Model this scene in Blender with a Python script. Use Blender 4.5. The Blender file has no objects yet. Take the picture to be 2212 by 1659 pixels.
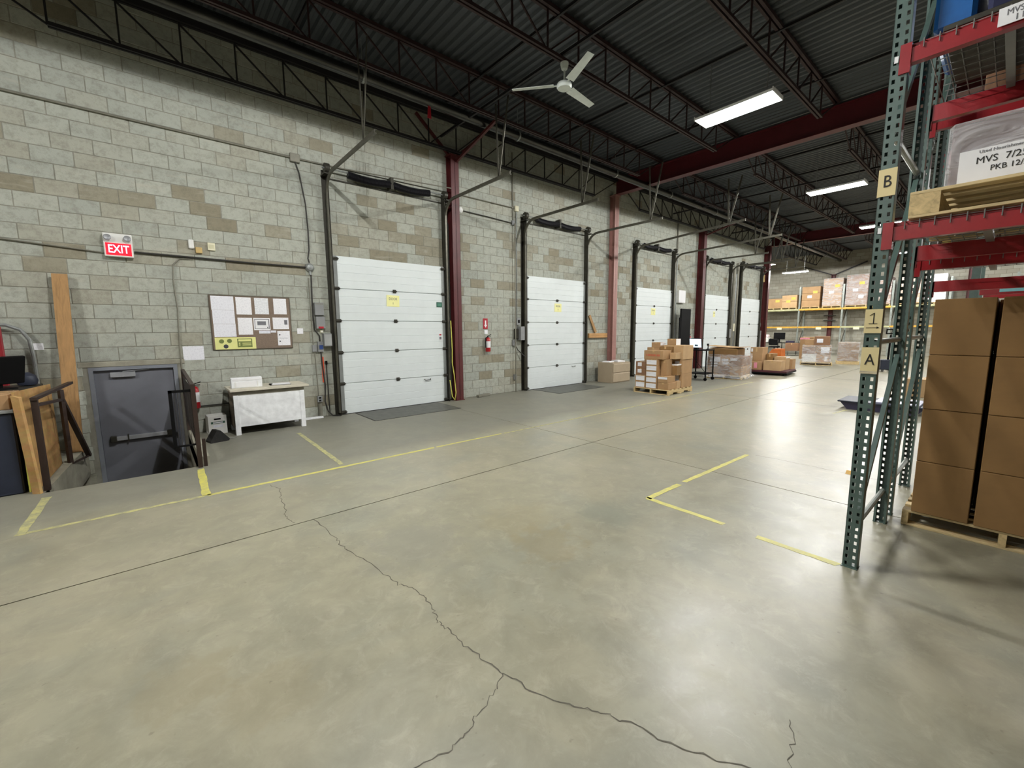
import bpy, math, random
from mathutils import Vector, Matrix, noise
random.seed(7)
SC = bpy.context.scene
COL = SC.collection

# ---------------------------------------------------------------- camera, world, exposure
W = 8.46            # face of the dock wall (y), camera stands at x = y = 0
def make_camera():
    yaw, pitch, roll, f = .7048, .12697, -.00762, 911.0
    fw = Vector((math.sin(yaw) * math.cos(pitch), math.cos(yaw) * math.cos(pitch), -math.sin(pitch)))
    r0 = Vector((math.cos(yaw), -math.sin(yaw), 0))
    u0 = r0.cross(fw)
    r = r0 * math.cos(roll) + u0 * math.sin(roll)
    u = u0 * math.cos(roll) - r0 * math.sin(roll)
    cd = bpy.data.cameras.new('camera')
    cd.sensor_fit = 'HORIZONTAL'
    cd.sensor_width = 36
    cd.lens = f / 2212 * 36
    cd.clip_start, cd.clip_end = .05, 200
    c = bpy.data.objects.new('camera', cd)
    COL.objects.link(c)
    m = Matrix((r, u, -fw)).transposed().to_4x4()
    m.translation = (0, 0, 1.626)
    c.matrix_world = m
    SC.camera = c
make_camera()
wd = bpy.data.worlds.new('world')
SC.world = wd
wd.use_nodes = True
wd.node_tree.nodes['Background'].inputs[0].default_value = (.6, .7, .8, 1)
wd.node_tree.nodes['Background'].inputs[1].default_value = .02
SC.view_settings.view_transform = 'Standard'
SC.view_settings.look = 'None'
SC.view_settings.gamma = 1
SC.view_settings.use_curve_mapping = False
SC.view_settings.exposure = 1.2
LAMP = 32.0         # radiance of the ceiling lamps' lenses
TUBE = 48.0         # power of each stretch of tube in a ceiling lamp

# ---------------------------------------------------------------- mesh helpers
class MB:
    """collects shapes; build() links them as one mesh object"""
    def __init__(s):
        s.v, s.f, s.t, s.tint = [], [], [], 0.0
    def face(s, pts):
        n = len(s.v)
        s.v += [tuple(p) for p in pts]
        s.f.append(tuple(range(n, n + len(pts))))
        s.t.append(s.tint)
        return s
    def box(s, x0, y0, z0, x1, y1, z1, b=0.0, m=None):
        x0, x1 = min(x0, x1), max(x0, x1); y0, y1 = min(y0, y1), max(y0, y1); z0, z1 = min(z0, z1), max(z0, z1)
        n = len(s.v)
        if b <= 0:
            vs = [(x, y, z) for x in (x0, x1) for y in (y0, y1) for z in (z0, z1)]
            fs = [(0, 1, 3, 2), (4, 6, 7, 5), (0, 4, 5, 1), (2, 3, 7, 6), (0, 2, 6, 4), (1, 5, 7, 3)]
        else:
            b = min(b, (x1 - x0) / 2.01, (y1 - y0) / 2.01, (z1 - z0) / 2.01)
            vs, idx, lo, hi = [], {}, (x0, y0, z0), (x1, y1, z1)
            for i in range(8):
                sg = [(i >> a) & 1 for a in range(3)]
                for a in range(3):
                    p = []
                    for c in range(3):
                        e = hi[c] if sg[c] else lo[c]
                        p.append(e if c == a else e + (-b if sg[c] else b))
                    idx[i, a] = len(vs); vs.append(tuple(p))
            fs = []
            for a in range(3):
                o1, o2 = (a + 1) % 3, (a + 2) % 3
                for sg in (0, 1):
                    base = sg << a
                    q = [base, base | 1 << o1, base | 1 << o1 | 1 << o2, base | 1 << o2]
                    fs.append([idx[k, a] for k in (q if sg else q[::-1])])
            for a in range(3):
                o1, o2 = (a + 1) % 3, (a + 2) % 3
                for k1 in (0, 1):
                    for k2 in (0, 1):
                        i0 = k1 << o1 | k2 << o2; i1 = i0 | 1 << a
                        q = [idx[i0, o1], idx[i0, o2], idx[i1, o2], idx[i1, o1]]
                        fs.append(q if k1 == k2 else q[::-1])
            for i in range(8):
                q = [idx[i, 0], idx[i, 1], idx[i, 2]]
                fs.append(q if bin(i).count('1') % 2 else q[::-1])
        if m is not None:
            vs = [tuple(m @ Vector(p)) for p in vs]
        s.v += vs
        for f in fs:
            s.f.append(tuple(n + k for k in f)); s.t.append(s.tint)
        return s
    def cyl(s, p0, p1, r, n=10, r2=None):
        p0, p1 = Vector(p0), Vector(p1)
        r2 = r if r2 is None else r2
        d = (p1 - p0).normalized()
        a = d.orthogonal().normalized(); b = d.cross(a)
        k = len(s.v)
        for p, q in ((p0, r), (p1, r2)):
            for i in range(n):
                t = 2 * math.pi * i / n
                s.v.append(tuple(p + a * (q * math.cos(t)) + b * (q * math.sin(t))))
        for i in range(n):
            j = (i + 1) % n
            s.f.append((k + i, k + j, k + n + j, k + n + i)); s.t.append(s.tint)
        s.f.append(tuple(k + i for i in reversed(range(n)))); s.t.append(s.tint)
        s.f.append(tuple(k + n + i for i in range(n))); s.t.append(s.tint)
        return s
    def sweep(s, pts, sec, up=(0, 0, 1), caps=True, radii=None):
        """sweep a closed 2-D section [(a,b)..] along a polyline"""
        pts = [Vector(p) for p in pts]
        k, n = len(s.v), len(sec)
        ref = None
        for i, p in enumerate(pts):
            d = ((pts[i + 1] - p) if i + 1 < len(pts) else (p - pts[i - 1])).normalized()
            if 0 < i < len(pts) - 1:
                d = ((pts[i + 1] - p).normalized() + (p - pts[i - 1]).normalized()).normalized()
            if ref is None:
                a = Vector(up).cross(d)
                if a.length < 1e-3: a = d.orthogonal()
                a.normalize()
            else:
                a = (ref - d * ref.dot(d)).normalized()
            ref = a
            b = d.cross(a)
            q = 1 if radii is None else radii[i]
            for (x, y) in sec: s.v.append(tuple(p + a * (x * q) + b * (y * q)))
        for i in range(len(pts) - 1):
            for j in range(n):
                j2 = (j + 1) % n
                s.f.append((k + i * n + j, k + i * n + j2, k + (i + 1) * n + j2, k + (i + 1) * n + j)); s.t.append(s.tint)
        if caps:
            s.f.append(tuple(k + j for j in reversed(range(n)))); s.t.append(s.tint)
            s.f.append(tuple(k + (len(pts) - 1) * n + j for j in range(n))); s.t.append(s.tint)
        return s
    def tube(s, pts, r, n=8, radii=None):
        return s.sweep(pts, [(r * math.cos(2 * math.pi * i / n), r * math.sin(2 * math.pi * i / n)) for i in range(n)], radii=radii)
    def bar(s, p0, p1, w, h, up=(0, 0, 1)):
        return s.sweep([p0, p1], [(-w / 2, -h / 2), (w / 2, -h / 2), (w / 2, h / 2), (-w / 2, h / 2)], up)
    def prism(s, poly, ax, d0, d1):
        """extrude a 2-D polygon along axis ax; poly holds the other two coordinates in xyz order"""
        def P(q, d):
            q = list(q); q.insert(ax, d); return tuple(q)
        k, n = len(s.v), len(poly)
        s.v += [P(q, d0) for q in poly] + [P(q, d1) for q in poly]
        for i in range(n):
            j = (i + 1) % n
            s.f.append((k + i, k + j, k + n + j, k + n + i)); s.t.append(s.tint)
        s.f.append(tuple(k + i for i in reversed(range(n)))); s.t.append(s.tint)
        s.f.append(tuple(k + n + i for i in range(n))); s.t.append(s.tint)
        return s
    def lathe(s, prof, n=16, o=(0, 0, 0), ax=2):
        k = len(s.v)
        for (r, h) in prof:
            for i in range(n):
                t = 2 * math.pi * i / n
                p = [r * math.cos(t), r * math.sin(t)]; p.insert(ax, h)
                s.v.append(tuple(p[c] + o[c] for c in range(3)))
        for j in range(len(prof) - 1):
            for i in range(n):
                i2 = (i + 1) % n
                s.f.append((k + j * n + i, k + j * n + i2, k + (j + 1) * n + i2, k + (j + 1) * n + i)); s.t.append(s.tint)
        s.f.append(tuple(k + i for i in reversed(range(n)))); s.t.append(s.tint)
        s.f.append(tuple(k + (len(prof) - 1) * n + i for i in range(n))); s.t.append(s.tint)
        return s
    def mesh(s, name, mat, smooth=False, fix=True):
        me = bpy.data.meshes.new(name)
        me.from_pydata(s.v, [], s.f)
        if any(s.t):
            a = me.attributes.new('tint', 'FLOAT', 'FACE')
            a.data.foreach_set('value', s.t)
        if mat: me.materials.append(mat)
        if fix:
            import bmesh
            bm = bmesh.new(); bm.from_mesh(me)
            bmesh.ops.recalc_face_normals(bm, faces=bm.faces)
            bm.to_mesh(me); bm.free()
        if smooth:
            me.polygons.foreach_set('use_smooth', [True] * len(me.polygons))
            try: me.set_sharp_from_angle(angle=.6)
            except Exception: pass
        return me
    def build(s, name, mat, parent=None, smooth=False, loc=None, fix=True):
        return link(name, s.mesh(name, mat, smooth, fix), parent, loc)

def link(name, data, parent=None, loc=None, rot=None):
    o = bpy.data.objects.new(name, data)
    COL.objects.link(o)
    if parent is not None: o.parent = parent
    if loc is not None: o.location = loc
    if rot is not None: o.rotation_euler = rot
    return o
def tag(o, label, cat, group=None, kind=None):
    o['label'] = label
    o['category'] = cat
    if group: o['group'] = group
    if kind: o['kind'] = kind
    return o
def thing(name, label, cat, loc=(0, 0, 0), rotz=0.0, group=None, kind=None):
    return tag(link(name, None, None, loc, (0, 0, rotz)), label, cat, group, kind)
def B(*a, **k): return MB().box(*a, **k)
def text(name, body, size, mat, parent, loc, rot, bold=False, depth=.0006, squeeze=1.0):
    cu = bpy.data.curves.new(name, 'FONT')
    cu.body = body; cu.size = size; cu.align_x = 'CENTER'; cu.align_y = 'CENTER'; cu.extrude = depth
    cu.resolution_u = 3
    if bold: cu.offset = size * .018
    cu.materials.append(mat)
    tmp = bpy.data.objects.new('tmp', cu)
    COL.objects.link(tmp)
    me = bpy.data.meshes.new_from_object(tmp.evaluated_get(bpy.context.evaluated_depsgraph_get()))
    bpy.data.objects.remove(tmp)
    me.name = name
    o = link(name, me, parent, loc, rot)
    o.scale = (squeeze, 1, 1)
    return o
FACE_CAM = (math.pi / 2, 0, 0)                 # text on a face that looks towards -y
FACE_NX = (math.pi / 2, 0, -math.pi / 2)       # text on a face that looks towards -x

# ---------------------------------------------------------------- materials
def lin(c):
    return tuple((x / 255 / 12.92 if x / 255 <= .04045 else ((x / 255 + .055) / 1.055) ** 2.4) for x in c) + (1,)
class NT:
    def __init__(s, name):
        s.m = bpy.data.materials.new(name); s.m.use_nodes = True
        s.n = s.m.node_tree.nodes; s.l = s.m.node_tree.links
        s.b = s.n['Principled BSDF']
    def new(s, t, **k):
        o = s.n.new(t)
        for a, v in k.items():
            if hasattr(o, a): setattr(o, a, v)
            else: o.inputs[a].default_value = v
        return o
    def set(s, inp, v):
        if hasattr(v, 'is_output') or isinstance(v, bpy.types.NodeSocket): s.l.new(v, inp)
        else: inp.default_value = v
    def coord(s, kind='Object'):
        return s.new('ShaderNodeTexCoord').outputs[kind]
    def noise(s, vec, scale, detail=4, rough=.6, dist=0):
        o = s.new('ShaderNodeTexNoise'); s.l.new(vec, o.inputs['Vector'])
        o.inputs['Scale'].default_value = scale; o.inputs['Detail'].default_value = detail
        o.inputs['Roughness'].default_value = rough; o.inputs['Distortion'].default_value = dist
        return o.outputs['Fac']
    def ramp(s, fac, stops):
        o = s.new('ShaderNodeValToRGB'); s.l.new(fac, o.inputs[0])
        e = o.color_ramp.elements
        while len(e) < len(stops): e.new(.5)
        for i, (p, c) in enumerate(stops):
            e[i].position = p
            e[i].color = c if len(c) == 4 else tuple(c) + (1,)
        return o.outputs[0]
    def mix(s, fac, a, b, mode='MIX'):
        o = s.new('ShaderNodeMix', data_type='RGBA', blend_type=mode)
        s.set(o.inputs[0], fac); s.set(o.inputs[6], a); s.set(o.inputs[7], b)
        return o.outputs[2]
    def math(s, op, a, b=0.0, c=None, clamp=False):
        o = s.new('ShaderNodeMath', operation=op); o.use_clamp = clamp
        s.set(o.inputs[0], a); s.set(o.inputs[1], b)
        if c is not None: s.set(o.inputs[2], c)
        return o.outputs[0]
    def sep(s, vec):
        o = s.new('ShaderNodeSeparateXYZ'); s.l.new(vec, o.inputs[0]); return o.outputs
    def mapv(s, vec, scale=(1, 1, 1), loc=(0, 0, 0), rot=(0, 0, 0)):
        o = s.new('ShaderNodeMapping'); s.l.new(vec, o.inputs[0])
        o.inputs['Scale'].default_value = scale; o.inputs['Location'].default_value = loc; o.inputs['Rotation'].default_value = rot
        return o.outputs[0]
    def bump(s, h, strength=.3, dist=.01):
        o = s.new('ShaderNodeBump'); s.l.new(h, o.inputs['Height'])
        o.inputs['Strength'].default_value = strength; o.inputs['Distance'].default_value = dist
        s.l.new(o.outputs[0], s.b.inputs['Normal'])
def M(name, c, rough=.6, metal=0.0, var=.12, scale=6.0, bump=0.0, bscale=80.0, spec=.5, coat=0.0, stretch=(1, 1, 1)):
    t = NT(name)
    v = t.mapv(t.coord(), stretch)
    a = lin(c)
    lo = tuple(x * (1 - var) for x in a[:3]); hi = tuple(min(1, x * (1 + var)) for x in a[:3])
    t.l.new(t.ramp(t.noise(v, scale), [(.3, lo), (.7, hi)]), t.b.inputs['Base Color'])
    t.b.inputs['Roughness'].default_value = rough
    t.b.inputs['Metallic'].default_value = metal
    t.b.inputs['Specular IOR Level'].default_value = spec
    if coat: t.b.inputs['Coat Weight'].default_value = coat
    if bump: t.bump(t.noise(v, bscale, 3), bump, .004)
    return t.m
def emit_mat(name, c, strength, base=(240, 240, 240)):
    t = NT(name)
    t.b.inputs['Base Color'].default_value = lin(base)
    t.b.inputs['Emission Color'].default_value = lin(c)
    t.b.inputs['Emission Strength'].default_value = strength
    return t.m
def floor_mat():
    t = NT('concrete_floor')
    p = t.new('ShaderNodeNewGeometry').outputs['Position']
    n1 = t.noise(p, .55, 5, .62, .6); n2 = t.noise(p, 3.2, 7, .7, .4); n3 = t.noise(t.mapv(p, (1, 1, 1), (5, 3, 1)), .9, 4, .6, 1.0)
    c = t.ramp(n1, [(.25, lin((137, 135, 117))), (.5, lin((153, 149, 128))), (.75, lin((164, 158, 137)))])
    c = t.mix(t.math('MULTIPLY', t.ramp(n3, [(.45, (0, 0, 0)), (.7, (1, 1, 1))]), .55), c, lin((138, 141, 130)))
    c = t.mix(t.math('MULTIPLY', t.ramp(n2, [(.35, (1, 1, 1)), (.6, (0, 0, 0))]), .38), c, lin((104, 101, 89)))
    n6 = t.noise(t.mapv(p, (1, 1, 1), (2, 9, 4)), 7.0, 6, .75, .8)
    c = t.mix(t.math('MULTIPLY', t.ramp(n6, [(.52, (0, 0, 0)), (.68, (1, 1, 1))]), .26), c, lin((184, 178, 158)))
    # old rust and glue stains with shapes of their own
    for (x, y, r, col, am) in ((2.2, 2.15, .32, (132, 118, 84), .34), (2.3, 2.6, .36, (150, 138, 104), .24), (-.02, 2.35, .24, (132, 120, 90), .26),
                              (.28, 2.03, .24, (134, 122, 92), .24), (2.98, 2.16, .3, (112, 116, 104), .4), (1.4, 2.8, .45, (128, 126, 116), .4)):
        d = t.new('ShaderNodeVectorMath', operation='DISTANCE'); t.l.new(p, d.inputs[0]); d.inputs[1].default_value = (x, y, 0)
        k = t.math('ADD', d.outputs['Value'], t.math('MULTIPLY', t.math('SUBTRACT', t.noise(p, 5, 5, .65), .5), r * 2.4))
        k = t.math('SUBTRACT', 1.0, t.math('DIVIDE', k, r), clamp=True)
        k = t.math('MULTIPLY', t.math('SMOOTH_MIN', t.math('MULTIPLY', k, 2.2), 1.0, .3), am)
        c = t.mix(k, c, lin(col))
    sp = t.noise(p, 26, 2, .5)
    c = t.mix(t.math('MULTIPLY', t.ramp(sp, [(.22, (1, 1, 1)), (.30, (0, 0, 0))]), .35), c, lin((88, 84, 74)))
    # the strip along the dock doors is bare and greyer, worn by traffic
    y = t.sep(p)[1]
    k = t.math('MULTIPLY', t.math('SUBTRACT', t.math('ADD', y, t.math('MULTIPLY', n1, .8)), 5.5), 2.0, clamp=True)
    c = t.mix(t.math('MULTIPLY', k, .6), c, lin((114, 114, 107)))
    t.l.new(c, t.b.inputs['Base Color'])
    rg = t.ramp(n2, [(.3, (.31,) * 3), (.7, (.43,) * 3)])
    rg = t.mix(t.math('MULTIPLY', k, .8), rg, (.6, .6, .6, 1))
    t.l.new(rg, t.b.inputs['Roughness'])
    t.b.inputs['Specular IOR Level'].default_value = .55
    t.bump(t.math('ADD', n2, t.math('MULTIPLY', t.noise(p, 40, 3), .35)), .045, .01)
    return t.m
def block_mat():
    t = NT('concrete_block')
    a = t.new('ShaderNodeAttribute', attribute_name='tint').outputs['Fac']
    p = t.new('ShaderNodeNewGeometry').outputs['Position']
    c = t.ramp(a, [(0, lin((162, 166, 157))), (.35, lin((175, 178, 167))), (.6, lin((165, 164, 150))), (.8, lin((153, 149, 132))), (1, lin((140, 134, 115)))])
    n = t.noise(p, 14, 5, .7)
    c = t.mix(t.math('MULTIPLY', t.ramp(n, [(.35, (1, 1, 1)), (.55, (0, 0, 0))]), .35), c, lin((108, 104, 90)))
    s = t.noise(t.mapv(p, (1, 1, 5)), 2.2, 4, .6, .5)
    c = t.mix(t.math('MULTIPLY', t.ramp(s, [(.58, (0, 0, 0)), (.72, (1, 1, 1))]), .4), c, lin((184, 180, 166)))
    t.l.new(c, t.b.inputs['Base Color'])
    t.b.inputs['Roughness'].default_value = .92
    t.b.inputs['Specular IOR Level'].default_value = .25
    t.bump(t.noise(p, 90, 3, .7), .5, .004)
    return t.m
def far_block_mat():
    t = NT('far_concrete_block')
    p = t.coord('Object')
    v = t.new('ShaderNodeCombineXYZ'); q = t.sep(p)
    t.l.new(q[1], v.inputs[0]); t.l.new(q[2], v.inputs[1])
    b = t.new('ShaderNodeTexBrick')
    t.l.new(v.outputs[0], b.inputs[0])
    b.inputs['Color1'].default_value = lin((164, 162, 150)); b.inputs['Color2'].default_value = lin((146, 142, 128)); b.inputs['Mortar'].default_value = lin((118, 113, 98))
    b.inputs['Scale'].default_value = 1; b.inputs['Brick Width'].default_value = .406; b.inputs['Row Height'].default_value = .2033; b.inputs['Mortar Size'].default_value = .007
    t.l.new(b.outputs[0], t.b.inputs['Base Color'])
    t.b.inputs['Roughness'].default_value = .92
    return t.m
def paper_mat(name, base=(232, 232, 236), ink=(120, 122, 132), rows=70.0, amount=.55, margin=.5):
    """printed page: rows of broken ink marks (flat print)"""
    t = NT(name)
    p = t.coord('Object'); q = t.sep(p)
    row = t.math('LESS_THAN', t.math('FRACT', t.math('MULTIPLY', q[2], rows)), .42)
    wd_ = t.noise(t.mapv(p, (45, 1, rows * .9)), 1.0, 2)
    k = t.math('MULTIPLY', row, t.math('GREATER_THAN', wd_, margin))
    c = t.mix(t.math('MULTIPLY', k, amount), lin(base), lin(ink))
    t.l.new(c, t.b.inputs['Base Color'])
    t.b.inputs['Roughness'].default_value = .7
    return t.m
def card_mat(name, c):
    t = NT(name)
    p = t.coord('Object')
    n = t.noise(t.mapv(p, (1, 1, 1)), 3.5, 4)
    g = t.noise(t.mapv(p, (2, 2, 90)), 3, 2)
    a = lin(c)
    col = t.ramp(n, [(.3, tuple(x * .88 for x in a[:3])), (.7, tuple(x * 1.08 for x in a[:3]))])
    col = t.mix(t.math('MULTIPLY', g, .12), col, (a[0] * .6, a[1] * .6, a[2] * .6, 1))
    t.l.new(col, t.b.inputs['Base Color'])
    t.b.inputs['Roughness'].default_value = .72
    t.b.inputs['Specular IOR Level'].default_value = .3
    return t.m
def wood_mat(name, c, axis=0):
    t = NT(name)
    p = t.coord('Object')
    s = [14, 14, 14]; s[axis] = 1.2
    n = t.noise(t.mapv(p, tuple(s)), 2.2, 5, .6, .8)
    a = lin(c)
    t.l.new(t.ramp(n, [(.3, tuple(x * .68 for x in a[:3])), (.5, a), (.72, tuple(min(1, x * 1.2) for x in a[:3]))]), t.b.inputs['Base Color'])
    t.b.inputs['Roughness'].default_value = .7
    return t.m
def osb_mat():
    t = NT('oriented_strand_board')
    p = t.coord('Object')
    vo = t.new('ShaderNodeTexVoronoi'); t.l.new(t.mapv(p, (9, 9, 16), rot=(.3, .2, .4)), vo.inputs['Vector']); vo.inputs['Scale'].default_value = 1.6
    n = t.noise(p, 6, 4)
    c = t.mix(.5, t.ramp(n, [(.3, lin((140, 104, 60))), (.7, lin((206, 168, 112)))]), t.mix(.2, lin((178, 138, 84)), vo.outputs['Color'], 'SOFT_LIGHT'))
    t.l.new(c, t.b.inputs['Base Color']); t.b.inputs['Roughness'].default_value = .7
    return t.m
def wrap_mat():
    t = NT('stretch_wrap')
    p = t.coord('Object')
    n = t.noise(t.mapv(p, (1.2, 1.2, 3.2), rot=(.4, .3, 0)), 2.4, 3, .55, 1.2)
    t.bump(n, .8, .06)
    t.b.inputs['Base Color'].default_value = (.9, .9, .92, 1); t.b.inputs['Roughness'].default_value = .12
    tr = t.new('ShaderNodeBsdfTransparent')
    mx = t.new('ShaderNodeMixShader')
    t.l.new(t.ramp(n, [(.35, (.16,) * 3), (.75, (.5,) * 3)]), mx.inputs[0])
    t.l.new(tr.outputs[0], mx.inputs[1]); t.l.new(t.b.outputs[0], mx.inputs[2])
    t.l.new(mx.outputs[0], t.n['Material Output'].inputs[0])
    return t.m
MT = dict(
    floor=floor_mat(), block=block_mat(), farblock=far_block_mat(),
    mortar=M('mortar', (142, 140, 128), .95, var=.15, scale=10, bump=.3),
    concrete=M('cast_concrete', (150, 147, 132), .9, var=.2, scale=5, bump=.3),
    joint=M('joint_filler', (52, 50, 45), .9), crack=M('crack_edge', (96, 92, 82), .95, var=.3, scale=20),
    deck=M('galvanised_deck', (80, 84, 88), .48, .55, var=.22, scale=1.5, stretch=(1, .2, 1)),
    red=M('red_oxide_steel', (82, 28, 28), .5, 0, var=.18, scale=4), redbeam=M('red_oxide_girder', (88, 24, 31), .45, 0, var=.15, scale=3),
    joist=M('red_brown_joist', (46, 24, 24), .6, 0, var=.25, scale=5), darkjoist=M('dark_joist', (26, 23, 25), .6, 0, var=.2, scale=5),
    rackred=M('rack_red', (142, 15, 25), .4, 0, var=.12, scale=8, coat=.2), rackgreen=M('rack_green', (76, 96, 90), .42, 0, var=.14, scale=12, coat=.15),
    rackgrey=M('rack_grey_green', (138, 144, 138), .4, .3, var=.15, scale=10), yellowbeam=M('rack_yellow', (206, 160, 60), .5, var=.15, scale=6),
    galv=M('galvanised', (150, 154, 152), .35, .5, var=.2, scale=14), darksteel=M('dark_steel', (58, 56, 48), .5, .4, var=.25, scale=9),
    track=M('track_steel', (92, 90, 80), .42, .6, var=.2, scale=9), conduit=M('conduit_grey', (132, 130, 118), .5, .4, var=.12, scale=9),
    darkcond=M('dark_cable', (44, 42, 38), .6), stile=M('stile_grey', (138, 142, 140), .5, .2, var=.1),
    black=M('black_plastic', (8, 8, 9), .7, spec=.15, var=.2), rubber=M('black_rubber', (28, 27, 26), .85, var=.3, scale=30, bump=.3),
    spring=M('black_spring', (30, 29, 34), .45, .3), pipe=M('steel_pipe', (78, 78, 76), .25, .9, var=.15, scale=3),
    doorw=M('white_door_skin', (220, 227, 227), .5, var=.04, scale=2, bump=.1, bscale=150), white=M('white_paint', (226, 226, 222), .5, var=.05),
    offwhite=M('cream_plastic', (222, 218, 190), .5, var=.05), tan=M('tan_plastic', (196, 168, 110), .6),
    scuffed=M('scuffed_white_paint', (234, 236, 238), .6, var=.12, scale=9), grey=M('grey_enamel', (140, 142, 142), .5, .1, var=.08),
    exitdoor=M('dark_grey_door', (108, 110, 118), .5, var=.08, scale=3), exitframe=M('grey_door_frame', (126, 130, 138), .5, var=.08),
    silver=M('silver_bar', (158, 160, 164), .4, .25), plate=M('leveler_plate', (96, 96, 90), .55, .3, var=.2, scale=8),
    railing=M('brown_railing', (58, 44, 38), .5, .2, var=.2), screen=M('dark_mesh_sheet', (52, 46, 42), .7, var=.15, scale=20),
    osb=osb_mat(), lumber=wood_mat('lumber_z', (168, 130, 84), 2), lumberx=wood_mat('lumber_x', (186, 142, 90), 0),
    palx=wood_mat('pallet_wood_x', (200, 176, 128), 0), paly=wood_mat('pallet_wood_y', (206, 184, 138), 1),
    card=card_mat('cardboard', (172, 138, 100)), card2=card_mat('cardboard_dark', (138, 104, 78)), card3=card_mat('cardboard_light', (190, 158, 118)),
    card4=card_mat('cardboard_brown', (138, 106, 66)), cardw=card_mat('white_carton', (226, 226, 222)),
    tape=M('packing_tape', (196, 164, 118), .25, var=.06, coat=.4), label=paper_mat('shipping_label', rows=38, amount=.35), slip=paper_mat('packing_slip', (226, 228, 236), (150, 150, 165), 60, .35),
    page=paper_mat('printed_page', (238, 238, 242), amount=.28, margin=.55), page2=paper_mat('printed_page_dense', (234, 236, 240), (112, 116, 126), 62, .34, .48), table=paper_mat('printed_chart', (232, 233, 240), (150, 140, 160), 60, .28, .54),
    plain=M('plain_paper', (234, 234, 236), .7, var=.03), ink=M('printed_ink', (60, 62, 70), .7), greyink=M('grey_print', (112, 112, 118), .7),
    yellowpaper=M('yellow_poster', (226, 226, 150), .45, var=.05), yellowsign=M('yellow_sign', (240, 238, 168), .6, var=.03),
    greenink=M('green_print', (112, 124, 66), .5), darkgreen=M('green_sticker', (44, 92, 76), .5), boxgreen=M('dark_green_band', (56, 92, 74), .6),
    cork=M('brown_cork', (124, 108, 94), .85, var=.14, scale=60, bump=.3, bscale=200), corkframe=M('brown_board_frame', (96, 86, 74), .55),
    tapey=None, kraft=M('kraft_card_sign', (222, 206, 156), .75, var=.04), marker=M('black_marker', (22, 20, 20), .6),
    firered=M('extinguisher_red', (170, 16, 28), .3, coat=.4), signred=M('sign_red', (168, 24, 40), .5), orange=M('orange_plastic', (226, 86, 52), .45), orange2=M('orange_bin', (206, 108, 40), .5),
    cabinet=M('beige_cabinet', (168, 152, 128), .5, var=.04), navy=M('navy_plastic', (36, 42, 58), .5, var=.1), bluebin=M('blue_tote', (30, 92, 158), .35, var=.15, scale=10), purple=M('dark_purple_plastic', (40, 36, 62), .5),
    maroon=M('maroon_deck', (70, 22, 30), .6), cyan=M('cyan_tag', (130, 196, 204), .5), redred=M('red_metal', (138, 24, 34), .5), pink=M('pink_sheet', (232, 150, 170), .6),
    fan=M('white_fan', (224, 232, 228), .45, var=.06, scale=12), wire=M('zinc_wire', (128, 128, 124), .4, .2), hose=M('yellow_hose', (212, 206, 96), .5),
    lens=emit_mat('lamp_lens', (255, 253, 246), LAMP), exitlit=emit_mat('exit_panel_lit', (255, 0, 30), .85, (160, 5, 20)), exitletter=emit_mat('exit_letters_lit', (255, 120, 165), .9),
    screenlit=emit_mat('monitor_screen_lit', (200, 232, 250), 1.0), screenbox=M('screen_window', (96, 110, 126), .5), wrap=wrap_mat(), blueswitch=M('blue_switch', (52, 78, 140), .4), yellowlbl=M('yellow_label', (214, 184, 84), .6),
)
def tape_mat():
    t = NT('worn_yellow_tape')
    p = t.new('ShaderNodeNewGeometry').outputs['Position']
    n = t.noise(p, 16, 5, .7)
    w = t.noise(p, .9, 2)
    k = t.ramp(t.math('ADD', n, t.math('MULTIPLY', w, .25)), [(.5, (0, 0, 0)), (.72, (1, 1, 1))])
    t.l.new(t.mix(t.math('MULTIPLY', k, .5), lin((210, 203, 100)), lin((166, 163, 122))), t.b.inputs['Base Color'])
    t.b.inputs['Roughness'].default_value = .5
    return t.m
MT['tapey'] = tape_mat()
def faded_mat():
    t = NT('faded_yellow_paint')
    p = t.new('ShaderNodeNewGeometry').outputs['Position']
    n = t.noise(p, 13, 6, .75)
    t.l.new(t.ramp(n, [(.38, lin((146, 143, 120))), (.58, lin((188, 184, 124)))]), t.b.inputs['Base Color'])
    t.b.inputs['Roughness'].default_value = .6
    return t.m
MT['faded'] = faded_mat()
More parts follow.
